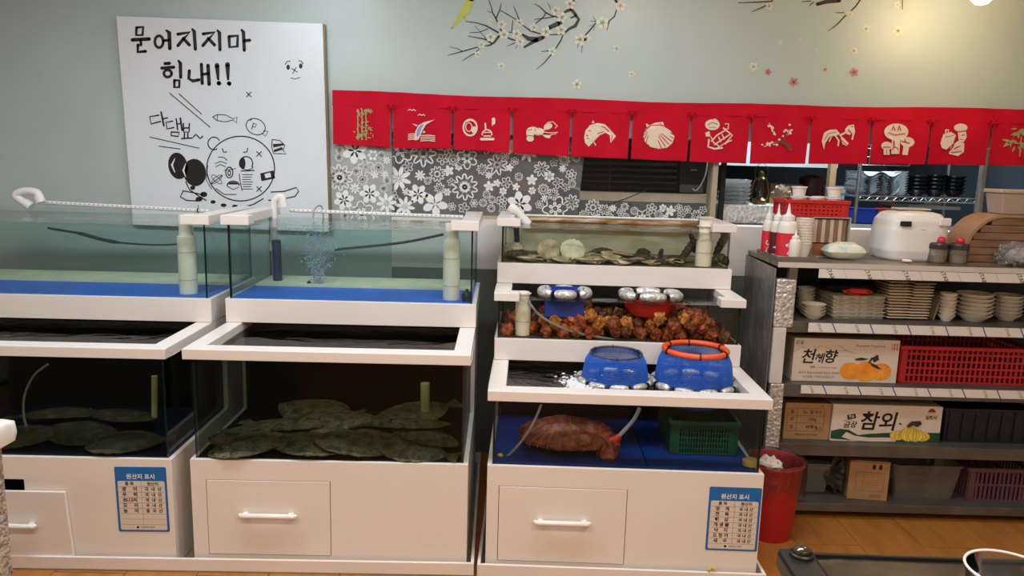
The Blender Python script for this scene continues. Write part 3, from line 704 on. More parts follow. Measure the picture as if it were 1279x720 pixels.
# ================================================================== SEA LIFE
fishm = ramp_mat('olive_flounder_skin', [(.34, (30, 29, 20)), (.48, (66, 62, 42)), (.58, (96, 90, 64)), (.70, (40, 38, 26))], 34, .5, .5, 120)
fishm2 = ramp_mat('dark_flounder_skin', [(.3, (34, 36, 30)), (.55, (62, 62, 48)), (.7, (90, 88, 70))], 30, .45, .2, 80)
def flounder_mesh(L, W, seed):
    mb = MB(); ns, ntt = 26, 12; rg = random.Random(seed); ph = rg.random() * 6
    def half(s):
        body = math.sin(math.pi * min(1, s / .86)) ** .62 * .5 * W if s < .86 else 0
        tail = .035 * L if .8 < s < .86 else (.035 + (s - .86) / .14 * .085) * L if s >= .86 else 0
        return max(body, tail, .008)
    def pt(s, t, top):
        h = half(s); fr = 1 + (.02 * math.sin(s * 60 + ph) if abs(t) > .9 else 0)
        x = (s - .5) * L; y = t * h * fr
        zz = (.022 * max(0, 1 - (abs(t) / .82) ** 2.2) * math.sin(math.pi * min(1, s / .9 + .04)) ** .7 if abs(t) < .82 else 0)
        wave = .006 * math.sin(s * 5 + ph) + .004 * math.sin(t * 3 + ph) * abs(t) + (.0015 * math.sin(s * 45 + ph) if abs(t) > .85 else 0)
        return (x, y, (zz + .004 if top else .0) + wave)
    mb.grid(lambda a, b: pt(a, b * 2 - 1, True), ns, ntt); mb.grid(lambda a, b: pt(a, b * 2 - 1, False), ns, ntt)
    edge = []
    mb2 = MB(); n1 = (ns + 1) * (ntt + 1)
    for i in range(ns): mb.f.append((i, i + 1, n1 + i + 1, n1 + i)); mb.f.append((ntt * (ns + 1) + i + 1, ntt * (ns + 1) + i, n1 + ntt * (ns + 1) + i, n1 + ntt * (ns + 1) + i + 1)); mb.mi += [0, 0]
    for j in range(ntt):
        mb.f.append(((j + 1) * (ns + 1), j * (ns + 1), n1 + j * (ns + 1), n1 + (j + 1) * (ns + 1))); mb.f.append((j * (ns + 1) + ns, (j + 1) * (ns + 1) + ns, n1 + (j + 1) * (ns + 1) + ns, n1 + j * (ns + 1) + ns)); mb.mi += [0, 0]
    return mb
eye_me = MB().blob((0, 0, 0), (.006, .006, .006), 0, 1, 0, 8, 6).mesh('eye', mat('fish_eye', (62, 58, 40), .25), True)
def flounder(un, u, v, z, L, W, rz, tilt, seed, label, m, grp=None):
    o = flounder_mesh(L, W, seed).build('flounder', m, None, True, loc=un_w(un, u, v, z)); o.rotation_euler = (tilt, R(seed % 5 - 2) * 2, rz); tag(o, label, 'fish', grp)
    for dy in (-.012, .014):
        e = bpy.data.objects.new('eye', eye_me); col.objects.link(e); e.parent = o; e.location = (-L * .36, dy, .019)
zf = .4479
pile = [  # photo pixel of the middle, v, height above floor, length, width, turn, tilt, note
    (275, 566, .10, .006, .36, .19, 25, 8, 'flounder in the corner of the pile with its head against the glass'),
    (330, 560, .16, .020, .42, .22, 8, 14, 'flounder overlapping the one in the corner of the pile'),
    (395, 566, .10, .012, .40, .21, -12, 10, 'flounder pressed to the glass in the middle of the pile'),
    (465, 562, .14, .030, .46, .24, 20, 14, 'broad flounder lying across the middle of the pile'),
    (545, 564, .10, .008, .38, .20, -15, 12, 'flounder at the foot of the pile below the yellowed pipe'),
    (560, 555, .22, .035, .40, .22, 150, 14, 'flounder behind the one below the yellowed pipe'),
    (500, 550, .26, .055, .42, .22, 195, 16, 'flounder high on the pile with its tail to the yellowed pipe'),
    (430, 545, .27, .060, .44, .23, 10, 18, 'flounder topping the middle of the pile'),
    (360, 548, .27, .045, .40, .21, 170, 16, 'flounder high on the pile beside the topmost one'),
    (300, 553, .27, .030, .38, .20, 200, 14, 'flounder at the back of the pile near the black panel corner'),
    (520, 540, .42, .045, .42, .22, 30, 18, 'flounder at the back of the pile behind the high one'),
    (400, 540, .43, .050, .42, .22, -20, 18, 'flounder at the back of the pile against the black panel')]
for i, (px, py, v, h, L, W, a, ti, lb) in enumerate(pile):
    u, _ = uv(UM, px, py, v); u = min(max(u, .22), UM.W - .22)
    flounder(UM, u, v, zf + .014 + h * .72, L, W, R(a), R(ti * .55), i, 'olive ' + lb, fishm)
for i, (px, v, h, L, W, a) in enumerate([(30, .13, .006, .38, .19, 10), (110, .16, .022, .36, .19, -14), (165, .10, .008, .32, .17, 24), (70, .30, .040, .40, .21, 186), (150, .32, .036, .38, .2, 160)]):
    u, _ = uv(UL, px, 565, v); u = min(u, UL.W - .19)
    flounder(UL, u, v, zf + .012 + h, L, W, R(a), R(8), 20 + i, 'dark ' + ['flounder flat on the floor below the air hose', 'flounder lying under the two yellow air stones', 'flounder in the tank corner above the notice', 'flounder at the back behind the air hose', 'flounder at the back behind the yellow air stones'][i], fishm2)

# big brown catch in the right tank
catchm = ramp_mat('reddish_brown_skin', [(.3, (70, 26, 14)), (.5, (116, 50, 28)), (.68, (150, 82, 50)), (.8, (96, 40, 22))], 22, .5, .5, 60, dist=.015)
u0, _ = uv(UR, 655, 578, .16); u1, _ = uv(UR, 772, 578, .16); uc = (u0 + u1) / 2; hw = (u1 - u0) / 2
def lump(d):
    k = 1 + .10 * abs(noise.noise(d * 5)) + .05 * noise.noise(d * 11)
    if d.z < -.2: k *= .75
    for (c, a) in ((Vector((.55, -.75, .1)), .12), (Vector((.85, -.3, -.1)), .14), (Vector((-.2, -.5, .8)), .06), (Vector((.3, -.7, .6)), .10)):
        k += a * max(0, 1 - (d - c.normalized()).length / .42) ** 1.5
    return k
o = MB().blob((0, 0, 0), (hw * 1.02, .125, .072), .12, 2.2, 4, 64, 40, lump).build('sea_creature', catchm, None, True, loc=un_w(UR, uc - .012, .185, .4505 + .055)); tag(o, 'large lumpy reddish brown catch bunched on the blue tank floor', 'seafood')
netm = mat('pale_net_cord', (150, 110, 86), .7)
mb = MB()
for k in range(9):
    a = -1.0 + k * .25
    pts = [(hw * 1.02 * math.sin(a) * math.cos(b), -.134 * math.cos(b) * math.cos(a * .5), .079 * math.sin(b) * (1 - .35 * abs(a))) for b in [R(-8 + 9.8 * j) for j in range(11)]]
    mb.tube(pts, .0011, 4)
mb.build('net_strands', netm, o)['kind'] = 'stuff'
MB().blob((hw * .25, -.135, .036), (.034, .02, .022), .2, 3, 7, 20, 12).build('pale_lobe', ramp_mat('tan_lobe', [(.35, (110, 58, 34)), (.65, (168, 106, 70))], 30, .5, .4), o, True)
MB().blob((hw * .80, -.075, -.028), (.045, .05, .045), .3, 3, 9, 20, 14).build('side_lobe', catchm, o, True)

# sea squirts
sqm = [ramp_mat('sea_squirt_%s' % n, cs, 34, .42, .5, 70, dist=.02) for n, cs in (
    ('rust', [(.3, (86, 34, 16)), (.55, (150, 68, 30)), (.75, (196, 110, 52))]), ('amber', [(.3, (120, 62, 24)), (.55, (196, 124, 52)), (.75, (226, 170, 90))]), ('brown', [(.3, (52, 24, 14)), (.6, (104, 50, 26)), (.8, (150, 84, 44))]))]
sq_me = []
for sd in range(6):
    rg = random.Random(sd); kn = [Vector((rg.gauss(0, 1), rg.gauss(0, 1), rg.gauss(0, 1))).normalized() for _ in range(22)]
    def fn(d, kn=kn): return 1 + sum(.34 * max(0, 1 - (d - q).length / .30) ** 1.4 for q in kn)
    sq_me.append(MB().blob((0, 0, 0), (.030, .027, .025), .25, 2, sd, 30, 18, fn))
sq_meshes = {}
for k, mb in enumerate(sq_me):
    for j, m in enumerate(sqm): sq_meshes[k, j] = mb.mesh('sea_squirt', m, True, 80)
rg = random.Random(11); spots = []
names3 = ['rust brown knobbly sea squirt in the heap in the middle tank', 'amber knobbly sea squirt in the heap in the middle tank', 'dark brown knobbly sea squirt in the heap in the middle tank']
layer = [(0, 95), (.036, 62), (.07, 26)]
for h, cnt in layer:
    tries = 0; here = []
    while len(here) < cnt and tries < 4000:
        tries += 1
        u = rg.uniform(.05, UR.W - .05); v = rg.uniform(.475, .80)
        if h > .03 and not (.2 < u < .62 or .66 < u < .95): continue
        if h > .06 and not (.32 < u < .5 or .70 < u < .9): continue
        if .06 < u < .15 and v < .56: continue
        if .42 < u < .62 and h > .06 : continue
        if any((u - a) ** 2 + (v - b) ** 2 < .046 ** 2 for a, b in here): continue
        here.append((u, v)); j = rg.choice([0, 0, 0, 0, 1, 2, 2])
        o = bpy.data.objects.new('sea_squirt', sq_meshes[rg.randrange(6), j]); col.objects.link(o)
        o.location = un_w(UR, u, v, .842 + .025 + h); o.rotation_euler = (rg.random() * 6, rg.random() * 6, rg.random() * 6); s = rg.uniform(.85, 1.15); o.scale = (s, s, s)
        tag(o, names3[j], 'sea squirt', 'sea squirts heaped in the middle tank')

# scallops, oysters and sea cucumbers in the top tank
scm = ramp_mat('scallop_shell', [(.3, (118, 100, 76)), (.55, (170, 156, 128)), (.75, (204, 196, 172))], 20, .6, .3, 60)
scw = ramp_mat('pale_shell', [(.3, (166, 166, 142)), (.7, (214, 214, 192))], 16, .5, .2, 60)
def scallop_mesh(m):
    mb = MB(); n, k = 36, 7
    for side in (1, -1):
        def f(a, b, side=side):
            an = R(-150 + 300 * a) ; r = b
            rib = 1 + .035 * math.cos(a * 2 * math.pi * 14) * b
            x = r * .055 * math.sin(an) * rib; y = -.045 + r * (.05 + .05 * math.cos(an)) * rib
            z = side * .014 * (1 - b ** 2) * (1 + .06 * math.cos(a * 2 * math.pi * 14))
            return (x, y, z + side * .001)
        mb.grid(f, n, k)
    mb.box(-.022, .022, -.052, -.038, -.003, .003)
    return mb.mesh('scallop', m, True, 60)
scal = [scallop_mesh(scm), scallop_mesh(scw)]
def shell(px, py, v, kind, rot, label, s=1., dz=.016):
    u, z = uv(UR, px, py, v); z = max(z, 1.134 + .006 + dz * s)
    o = bpy.data.objects.new('scallop', scal[kind]); col.objects.link(o); o.location = un_w(UR, u, v, z); o.rotation_euler = tuple(R(a) for a in rot); o.scale = (s, s, s)
    return tag(o, label, 'shell')
shell(715, 316, .75, 1, (68, 8, 0), 'pale white scallop standing upright against the shells', 1.05, .045)
shell(686, 321, .76, 0, (70, -12, 10), 'rounded beige scallop leaning beside the pale white one', 1.0, .045)
for i, (px, py, v, rot) in enumerate([(668, 330, .76, (5, 8, 30)), (702, 331, .73, (8, -6, 70)), (735, 326, .78, (12, 4, 200)), (752, 321, .80, (8, 10, 120)), (768, 326, .76, (-5, 8, 20)), (748, 331, .72, (6, -8, 260)), (785, 322, .84, (10, 5, 100)), (775, 331, .72, (4, 9, 310)), (795, 330, .76, (8, 6, 150)), (730, 332, .72, (3, 5, 80)), (812, 331, .74, (8, -4, 40)), (842, 331, .75, (-6, 6, 10)), (690, 331, .80, (4, 6, 140)), (722, 327, .84, (9, -5, 50)), (740, 319, .86, (6, 8, 10)), (760, 317, .82, (9, 3, 280)), (778, 318, .80, (5, -7, 190)), (658, 331, .72, (4, 4, 100)), (745, 324, .73, (10, 4, 330)), (765, 322, .73, (12, -3, 60)), (783, 326, .73, (14, 5, 170)), (815, 325, .86, (6, 6, 90))]):
    o = shell(px, py, v, 0, rot, 'beige ribbed scallop lying flat among the shells in the top tank', .9 + .02 * (i % 5), .014); o['group'] = 'scallops lying flat in the top tank'
cum = ramp_mat('sea_cucumber_skin', [(.3, (30, 24, 16)), (.6, (58, 46, 30)), (.8, (92, 74, 50))], 40, .45, .6, 90, dist=.02)
def cucumber(pix, v, r, label):
    P = hose([uw(UR, x, y, v) for x, y in pix], 18)
    for p in P:
        if p.z < 1.1405 + r * 1.1: p.z = 1.1405 + r * 1.1
    mb = MB(); rs = [r * (.45 + .75 * math.sin(math.pi * min(max((i + .6) / (len(P) + .2), 0), 1)) ** .5) * (1 + .12 * math.sin(i * 2.3)) for i in range(len(P))]
    mb.tube([p - P[0] for p in P], rs, 12)
    return tag(mb.build('sea_cucumber', cum, None, True, loc=P[0]), label, 'sea cucumber')
cucumber([(632, 330), (640, 322), (652, 318), (660, 328)], .75, .020, 'dark sea cucumber arched in the corner of the top tank')
cucumber([(735, 317), (752, 313), (770, 317)], .90, .012, 'dark sea cucumber stretched on top of the shells')
cucumber([(795, 318), (802, 314), (812, 317)], .92, .013, 'small dark sea cucumber behind the shells')
cucumber([(786, 324), (802, 321), (818, 326)], .80, .014, 'dark sea cucumber draped past the last flat shells')
cucumber([(800, 331), (815, 327), (830, 331)], .73, .013, 'dark sea cucumber lying against the front glass')
cucumber([(824, 330), (825, 318), (827, 311)], .78, .010, 'thin dark sea cucumber raising its end straight up')
cucumber([(832, 328), (840, 323), (852, 326), (856, 331)], .77, .013, 'dark sea cucumber curled at the foot of the overflow pipe')
cucumber([(846, 330), (856, 317), (864, 306), (868, 298)], .82, .016, 'dark sea cucumber climbing beside the white overflow pipe')
cucumber([(862, 292), (866, 302), (868, 316)], .86, .011, 'dark weed-like sea cucumber hanging beside the overflow pipe')
cucumber([(893, 320), (900, 306), (905, 296), (903, 286)], .85, .017, 'dark sea cucumber climbing the end glass')
cucumber([(890, 332), (896, 322), (906, 326), (910, 332)], .74, .018, 'fat dark sea cucumber in the corner under the rim')
tag(MB().blob((0, 0, 0), (.05, .035, .035), .35, 3, 5, 26, 16).build('oyster', scm, None, True, loc=un_w(UR, uv(UR, 641, 316, .80)[0], .82, 1.181)), 'rough oyster shell behind the arched sea cucumber', 'shell')

# ================================================================== FLOATING NET BASKETS
bluenet = mat('blue_net', (36, 96, 196), .5, var=.1); bluedk = mat('deep_blue_plastic', (22, 60, 160), .45, var=.12); redpl = mat('red_basket_plastic', (190, 34, 30), .4, var=.1); orange = mat('orange_rubber', (226, 84, 40), .4, var=.06)
def floats(t, rx, ry, r, z, n, ties=True):
    for k in range(n):
        a0, a1 = 360 / n * k + 4, 360 / n * (k + 1) - 4
        pts = []; rs = []
        for j in range(9):
            a = R(a0 + (a1 - a0) * j / 8); pts.append((rx * math.cos(a), ry * math.sin(a), z)); rs.append(r * (.55 + .45 * math.sin(math.pi * j / 8) ** .45))
        f = MB().tube(pts, rs, 12).build('float_segment', foil, t, True)
        a = R(a1 + 4); c = Vector((rx * math.cos(a), ry * math.sin(a), z)); tn = Vector((-math.sin(a), math.cos(a), 0)) * .004
        MB().tube([c - tn, c + tn], r * .68, 10).build('tie', black, t)
def net_basket(cx, cy, ztop, prof, n, rimr, rimm, fl, label, strand=.0017):
    """round open net basket riding in a ring of silver floats; prof from rim down"""
    t = thing('net_basket', label, 'basket', (cx, cy, 0))
    mb = MB(); mb.lathe([(r, z) for r, z in prof], n, cap=False)
    me = mb.mesh('netting', bluenet)
    o = bpy.data.objects.new('netting', me); col.objects.link(o); o.parent = t
    wf = o.modifiers.new('strands', 'WIREFRAME'); wf.thickness = strand * 2; wf.use_replace = True; wf.use_even_offset = False
    R0 = prof[0][0]
    MB().ring((0, 0, prof[0][1]), R0, R0, rimr, 40, 10).build('rim', rimm, t, True)
    for a in (200, 265, 320, 20, 90, 140):
        c = Vector((R0 * math.cos(R(a)), R0 * math.sin(R(a)), prof[0][1])); tn = Vector((-math.sin(R(a)), math.cos(R(a)), 0)) * .003
        MB().tube([c - tn, c + tn], rimr * 1.35, 10).build('rim_tie', black, t)
    return t
def prof_interp(key, n):
    out = []; m = len(key) - 1
    for i in range(n + 1):
        f = i / n * m; k = min(int(f), m - 1); a, b = key[k], key[k + 1]; g = f - k; g2 = g
        out.append((a[0] + (b[0] - a[0]) * g2, a[1] + (b[1] - a[1]) * g2))
    return out
pA, pB = onz(768, 471, .73), onz(866, 475, .73)
b1 = net_basket(pA.x, pA.y, .80, prof_interp([(.104, .832), (.122, .80), (.132, .745), (.130, .70), (.105, .655)], 34), 120, .0045, mat('grey_rim', (70, 74, 80), .5), 0, 'round blue net basket with a dark rim floating beside the foam')
floats(b1, .146, .138, .015, .722, 10)
b2 = net_basket(pB.x, pB.y, .82, prof_interp([(.124, .858), (.145, .81), (.153, .75), (.150, .70), (.115, .64)], 40), 132, .0115, orange, 0, 'round blue net basket with a thick orange rim in its float ring')
floats(b2, .166, .152, .016, .722, 11)
MB().lathe([(.001, .64), (.115, .6405), (.115, .643), (.001, .643)], 32).build('bottom', bluedk, b2, True); MB().lathe([(.001, .655), (.105, .6555), (.105, .658), (.001, .658)], 32).build('bottom', bluedk, b1, True)
# middle tank: blue tub and red bowl in float rings
def tub(px, py, v, z, w, dpt, h, m, label, round_=False, rx=.1, ry=.065, n=5):
    u, _ = uv(UR, px, py, v); c = un_w(UR, u, v, 0); t = thing('floating_basket', label, 'basket', (c.x, c.y, 0), UR.t)
    if round_: MB().lathe([(.03, z - h), (w * .72, z - h + .006), (w * .98, z - h * .5), (w, z + .012), (w * .96, z + .012), (w * .92, z - h * .5), (w * .66, z - h + .012), (.03, z - h + .008)], 36, sy=.72).build('bowl', m, t, True)
    else:
        MB().frust((-w * .9, w * .9, -dpt * .9, dpt * .9, z - h), (-w, w, -dpt, dpt, z - h + .004)).box(-w, w, -dpt, -dpt + .004, z - h + .004, z + .03).box(-w, w, dpt - .004, dpt, z - h + .004, z + .03).box(-w, -w + .004, -dpt + .004, dpt - .004, z - h + .004, z + .03).box(w - .004, w, -dpt + .004, dpt - .004, z - h + .004, z + .03).build('tub', m, t)
    floats(t, rx, ry, .022, z + .012, n)
tub(705, 372, .56, 1.016, .085, .045, .095, bluedk, 'blue square-sided basket afloat in a silver ring above the sea squirts', False, .105, .068, 6)
tub(812, 374, .56, 1.016, .112, .07, .085, redpl, 'red bowl-shaped basket afloat in a silver ring above the sea squirts', True, .125, .075, 6)
# green basket in the right tank
def lattice(mb, x0, x1, y, z0, z1, nx, nz, bar, th, axis='x', mi=0):
    """upright lattice panel of bars"""
    for i in range(nx + 1):
        c = x0 + (x1 - x0) * i / nx
        if axis == 'x': mb.box(c - bar / 2, c + bar / 2, y, y + th, z0, z1, mi)
        else: mb.box(y, y + th, c - bar / 2, c + bar / 2, z0, z1, mi)
    for k in range(nz + 1):
        c = z0 + (z1 - z0) * k / nz
        if axis == 'x': mb.box(x0, x1, y + .0003, y + th - .0003, c - bar / 2, c + bar / 2, mi)
        else: mb.box(y + .0003, y + th - .0003, x0, x1, c - bar / 2, c + bar / 2, mi)
def basket(name, label, cat, loc, w, d, h, m, nx=22, nz=5, rz=0, bar=.0045, band=.3, taper=.9):
    """rectangular plastic basket: lattice walls, solid corners, rim and floor"""
    t = thing(name, label, cat, loc, rz)
    X, Yh = w / 2, d / 2
    for nm, y, ax, x0, x1, n in (('wall', -Yh, 'x', -X, X, nx), ('wall', Yh - .004, 'x', -X, X, nx), ('wall', -X, 'y', -Yh, Yh, max(4, int(nx * d / w))), ('wall', X - .004, 'y', -Yh, Yh, max(4, int(nx * d / w)))):
        mb = MB(); lattice(mb, x0, x1, y, .004, h, n, nz, bar, .004, ax); 
        g = mb.build(nm, m, t)
    MB().box(-X, X, -Yh, Yh, 0, .004).build('bottom', m, t)
    r = .009
    MB().box(-X - r, X + r, -Yh - r, -Yh + .004, h - .012, h + .004).box(-X - r, X + r, Yh - .004, Yh + r, h - .012, h + .004).box(-X - r, -X + .004, -Yh + .004, Yh - .004, h - .012, h + .004).box(X - .004, X + r, -Yh + .004, Yh - .004, h - .012, h + .004).build('rim', m, t, bevel=.002)
    for sx in (-1, 1):
        for sy in (-1, 1): MB().box(min(sx * X, sx * (X - .03)), max(sx * X, sx * (X - .03)), min(sy * (Yh + .0006), sy * (Yh - .005)), max(sy * (Yh + .0006), sy * (Yh - .005)), .004, h - .012).build('corner', m, t)
    return t
green = mat('dark_green_plastic', (12, 74, 52), .45, var=.12)
ua, _ = uv(UR, 838, 575, .14); ub, _ = uv(UR, 922, 575, .14)
c = un_w(UR, (ua + ub) / 2, .30, .4515)
basket('green_basket', 'dark green lattice basket standing on the blue tank floor', 'basket', (c.x, c.y, .4515), ub - ua, .26, .135, green, 24, 6, UR.t, .0055)
# foam on the rippled water beside the first net basket
mb = MB(); rg = random.Random(9)
c = onz(722, 478, .72)
for k in range(520):
    a = rg.gauss(0, .030); b = rg.gauss(0, .055); rr = rg.uniform(.003, .008)
    mb.blob((c.x + .005 + a, c.y + b + .0, .7165), (rr, rr, rr * .35), 0, 1, k, 6, 4)
o = mb.build('water_foam', mat('white_foam', (225, 226, 228), .4), None, True); o['kind'] = 'stuff'; tag(o, 'white foam on the water beside the blue basket', 'foam')

# ================================================================== CARTOON BOARD
yb = YW - .030
bc = at(280, 285, yb)
board = thing('cartoon_board', 'white glossy board with black Korean lettering and a cartoon boxer', 'board', (bc.x, yb, bc.z))
cor = [at(x, y, yb) - bc for x, y in ((145, 20), (403, 29.5), (411, 290), (166, 281))]
MB().prism([(q.x, q.z) for q in cor], .0155, lambda a, b, d: (a, d, b)).build('panel', mat('glossy_white_board', (222, 227, 232), .2, var=.01), board, bevel=.0015)
MB().prism([(cor[1].x, cor[1].z), (cor[1].x + .012, cor[1].z - .004), (cor[2].x + .012, cor[2].z), (cor[2].x, cor[2].z)], .0158, lambda a, b, d: (a, d - .0004, b)).build('edge_strip', mat('brown_board_edge', (120, 104, 84), .5), board)
def bf(a, b):
    q = at(130 + a / 2.6667, b / 2.6667, yb - .001); return (q.x - bc.x, -.001, q.z - bc.z)
def bf2(a, b): q = bf(a, b); return (q[0], -.0016, q[2])
def strokes(name, lst, parent, m, frame, closed=()):
    mb = MB()
    for pts, w in lst: ribbon(mb, pts, w, frame)
    o = mb.build(name, m, parent); o['kind'] = 'stuff'; return o
def rect(x0, y0, x1, y1): return [(x0, y0), (x1, y0), (x1, y1), (x0, y1), (x0, y0)]
big = [([(108, 92), (130, 90), (128, 117), (107, 117), (108, 92)], 7), ([(94, 133), (150, 130)], 9), ([(122, 134), (123, 150)], 7), ([(113, 150), (112, 173), (138, 171)], 8),
       (ell(183, 139, 14, 20, 16) + [(197, 139)], 7), ([(199, 135), (216, 134)], 7), ([(208, 102), (217, 108), (219, 162)], [6, 10, 9]),
       ([(246, 114), (285, 108), (262, 132), (246, 152)], 8), ([(264, 128), (284, 150)], 8), ([(294, 98), (300, 104), (304, 164)], [6, 9, 8]),
       ([(330, 113), (368, 108), (346, 132), (329, 152)], 8), ([(347, 128), (368, 150)], 8), ([(378, 102), (384, 108), (386, 166)], [6, 9, 8]),
       ([(416, 122), (445, 119), (444, 155), (418, 157), (416, 122)], 8), ([(458, 100), (464, 106), (467, 168)], [6, 9, 8]), ([(466, 136), (485, 134)], 8),
       ([(203, 212), (218, 211)], 8), ([(192, 227), (232, 224)], 8), (ell(212, 245, 13, 12, 14) + [(225, 245)], 7), ([(248, 203), (254, 210), (255, 258)], [6, 9, 8]), ([(234, 268), (251, 268), (250, 291), (234, 291), (234, 268)], 7),
       ([(284, 236), (282, 262), (296, 270), (316, 266)], 8), ([(324, 214), (327, 278)], 8), ([(327, 248), (348, 245)], 7), ([(346, 218), (350, 281)], 9),
       ([(376, 218), (380, 264)], [12, 6]), ([(382, 277), (383, 278)], 11), ([(411, 215), (413, 264)], [12, 6]), ([(416, 278), (417, 279)], 11)]
big = [(q, [1.35 * z for z in v] if isinstance(v, list) else v * 1.35) for q, v in big]
strokes('big_lettering', big, board, ink, bf)
small = [([(182, 384), (152, 389), (156, 413), (188, 405)], 4), ([(190, 374), (199, 419)], 5), ([(197, 396), (211, 393)], 4), ([(228, 404), (206, 408), (210, 430), (232, 425)], 4), ([(240, 396), (245, 432)], 4), ([(243, 414), (256, 411)], 4), ([(254, 394), (260, 434)], 5), ([(224, 440), (250, 441), (247, 455), (223, 452), (224, 440)], 4),
         ([(264, 412), (265, 440), (283, 440), (284, 412)], 4), ([(265, 427), (283, 426)], 4), ([(268, 443), (267, 458)], 4), ([(279, 443), (279, 458)], 4), ([(258, 462), (294, 460)], 4), ([(298, 456), (306, 448), (314, 456), (320, 462), (328, 455)], 4),
         ([(218, 310), (353, 424)], 2.4), ([(250, 313), (325, 381)], 2.4), ([(153, 457), (316, 494)], 2.4), ([(183, 487), (254, 497)], 2.4)]
small = [(q, v * 1.2) for q, v in small]
strokes('small_lettering', small, board, ink, bf)
def xm(x, y, s=8): return [([(x - s, y - s), (x + s, y + s)], 2.6), ([(x + s, y - s), (x - s, y + s)], 2.6)]
th = 3.2
doodle = [(ell(455, 562, 113, 108, 44) + [(568, 562)], th), (ell(366, 478, 20, 21, 18, 60, 330), th), ([(394, 496), (398, 508), (408, 506)], 3), ([(464, 508), (476, 506), (478, 494)], 3),
          ([(370, 545), (388, 538), (408, 545)], 2.2), ([(372, 556), (388, 548), (404, 556)], 2.2), ([(380, 524), (398, 524), (410, 534)], 2.2), (ell(473, 545, 22, 23, 20, 150, 390), th), (ell(478, 556, 18, 10, 14, 0, 160), 2),
          (ell(417, 575, 12, 18, 16) + [(429, 575)], th), ([(400, 568), (438, 562)], 2), ([(456, 570), (500, 568)], 3), ([(450, 580), (454, 610), (460, 636)], 2.4),
          (ell(430, 618, 20, 14, 16, 180, 360), th), ([(410, 620), (430, 632), (448, 624)], 2.2), ([(372, 628), (400, 648), (440, 648)], 2.4)]
doodle += [([(460 + (k % 2) * 2, 582 + k * 8), (495 - (k % 3) * 3, 582 + k * 8)], 2) for k in range(7)]
for x, y in ((482, 315), (516, 513), (516, 630)): doodle += xm(x, y)
doodle += [([(362, 390), (376, 382), (405, 383), (430, 396), (443, 390), (441, 411), (430, 400), (405, 406), (376, 402), (362, 390)], 2.2), ([(378, 383), (376, 402)], 2),
           (ell(505, 422, 33, 26, 24, 0, 360, 25) + ell(505, 422, 33, 26, 24, 0, 10, 25), 2.4), ([(531, 436), (546, 438), (538, 454), (526, 444)], 2.2), ([(497, 410), (492, 430)], 2.2), ([(497, 412), (508, 414), (504, 424), (494, 422)], 2), ([(486, 402), (492, 398)], 2),
           ([(560, 465), (585, 468), (602, 484), (596, 500), (606, 514), (588, 512), (564, 512), (558, 488), (560, 465)], 2.4), ([(345, 552), (340, 600), (358, 630)], 2)]
doodle += [([(262, 640), (254, 656), (275, 668), (312, 670)], th), ([(262, 636), (296, 642), (330, 650)], th), ([(272, 606), (284, 632), (310, 650), (340, 668)], th), ([(556, 640), (600, 638), (640, 625), (648, 638), (636, 655), (590, 664), (548, 668)], th), ([(530, 662), (500, 680), (470, 690)], th)]
doodle = [(q, v * 1.2) for q, v in doodle]
strokes('cartoon_outline', doodle, board, ink, bf)
mb = MB()
for e in (ell(246, 553, 32, 45, 22, rot=-12), ell(302, 575, 38, 46, 22, rot=-10), ell(295, 626, 9, 7, 10), ell(332, 648, 12, 9, 10), ell(316, 664, 12, 8, 10), ell(363, 673, 9, 6, 10), ell(398, 684, 10, 6, 10), ell(436, 687, 10, 5, 10), ell(462, 545, 9, 20, 14), ell(417, 577, 6, 10, 12), ell(430, 615, 16, 8, 14, 180, 360), ell(613, 224, 6, 9, 10), ell(655, 220, 6, 9, 10), ell(596, 668, 8, 6, 8)):
    mb.poly([bf(*p) for p in e])
mb.poly([bf(*p) for p in [(520, 578), (564, 568), (570, 594), (524, 604)]])
mb.poly([bf(*p) for p in [(562, 480), (596, 478), (600, 484), (564, 492)]]); mb.poly([bf(*p) for p in [(564, 500), (592, 490), (596, 498), (566, 508)]])
mb.build('cartoon_fill', ink, board)['kind'] = 'stuff'
wh = mat('board_white_mark', (228, 230, 232), .25)
mb = MB(); ribbon(mb, [(236, 528), (226, 550), (236, 575)], [2, 7, 2], bf2); ribbon(mb, [(272, 545), (264, 568), (272, 590)], [2, 7, 2], bf2); mb.poly([bf2(*p) for p in [(534, 580), (554, 575), (557, 590), (538, 594)]]); mb.poly([bf2(*p) for p in ell(417, 577, 3, 5, 8)])
mb.build('cartoon_highlight', wh, board)['kind'] = 'stuff'
strokes('face_drawing', [([(603, 214), (610, 205), (620, 204)], 3), ([(648, 203), (656, 203), (663, 212)], 3), ([(624, 228), (644, 240)], 2.6), ([(640, 224), (628, 246)], 2.6), ([(622, 260), (638, 263), (653, 258)], 2.4)], board, ink, bf)
strokes('plaster_cross', [([(358, 612), (394, 584)], 3)], board, ink, bf)
strokes('plaster_outline', [(ell(375, 598, 22, 8, 16, 0, 360, -38) + ell(375, 598, 22, 8, 16, 0, 10, -38), 2), (ell(375, 598, 22, 8, 16, 0, 360, 40) + ell(375, 598, 22, 8, 16, 0, 10, 40), 2)], board, ink, bf)

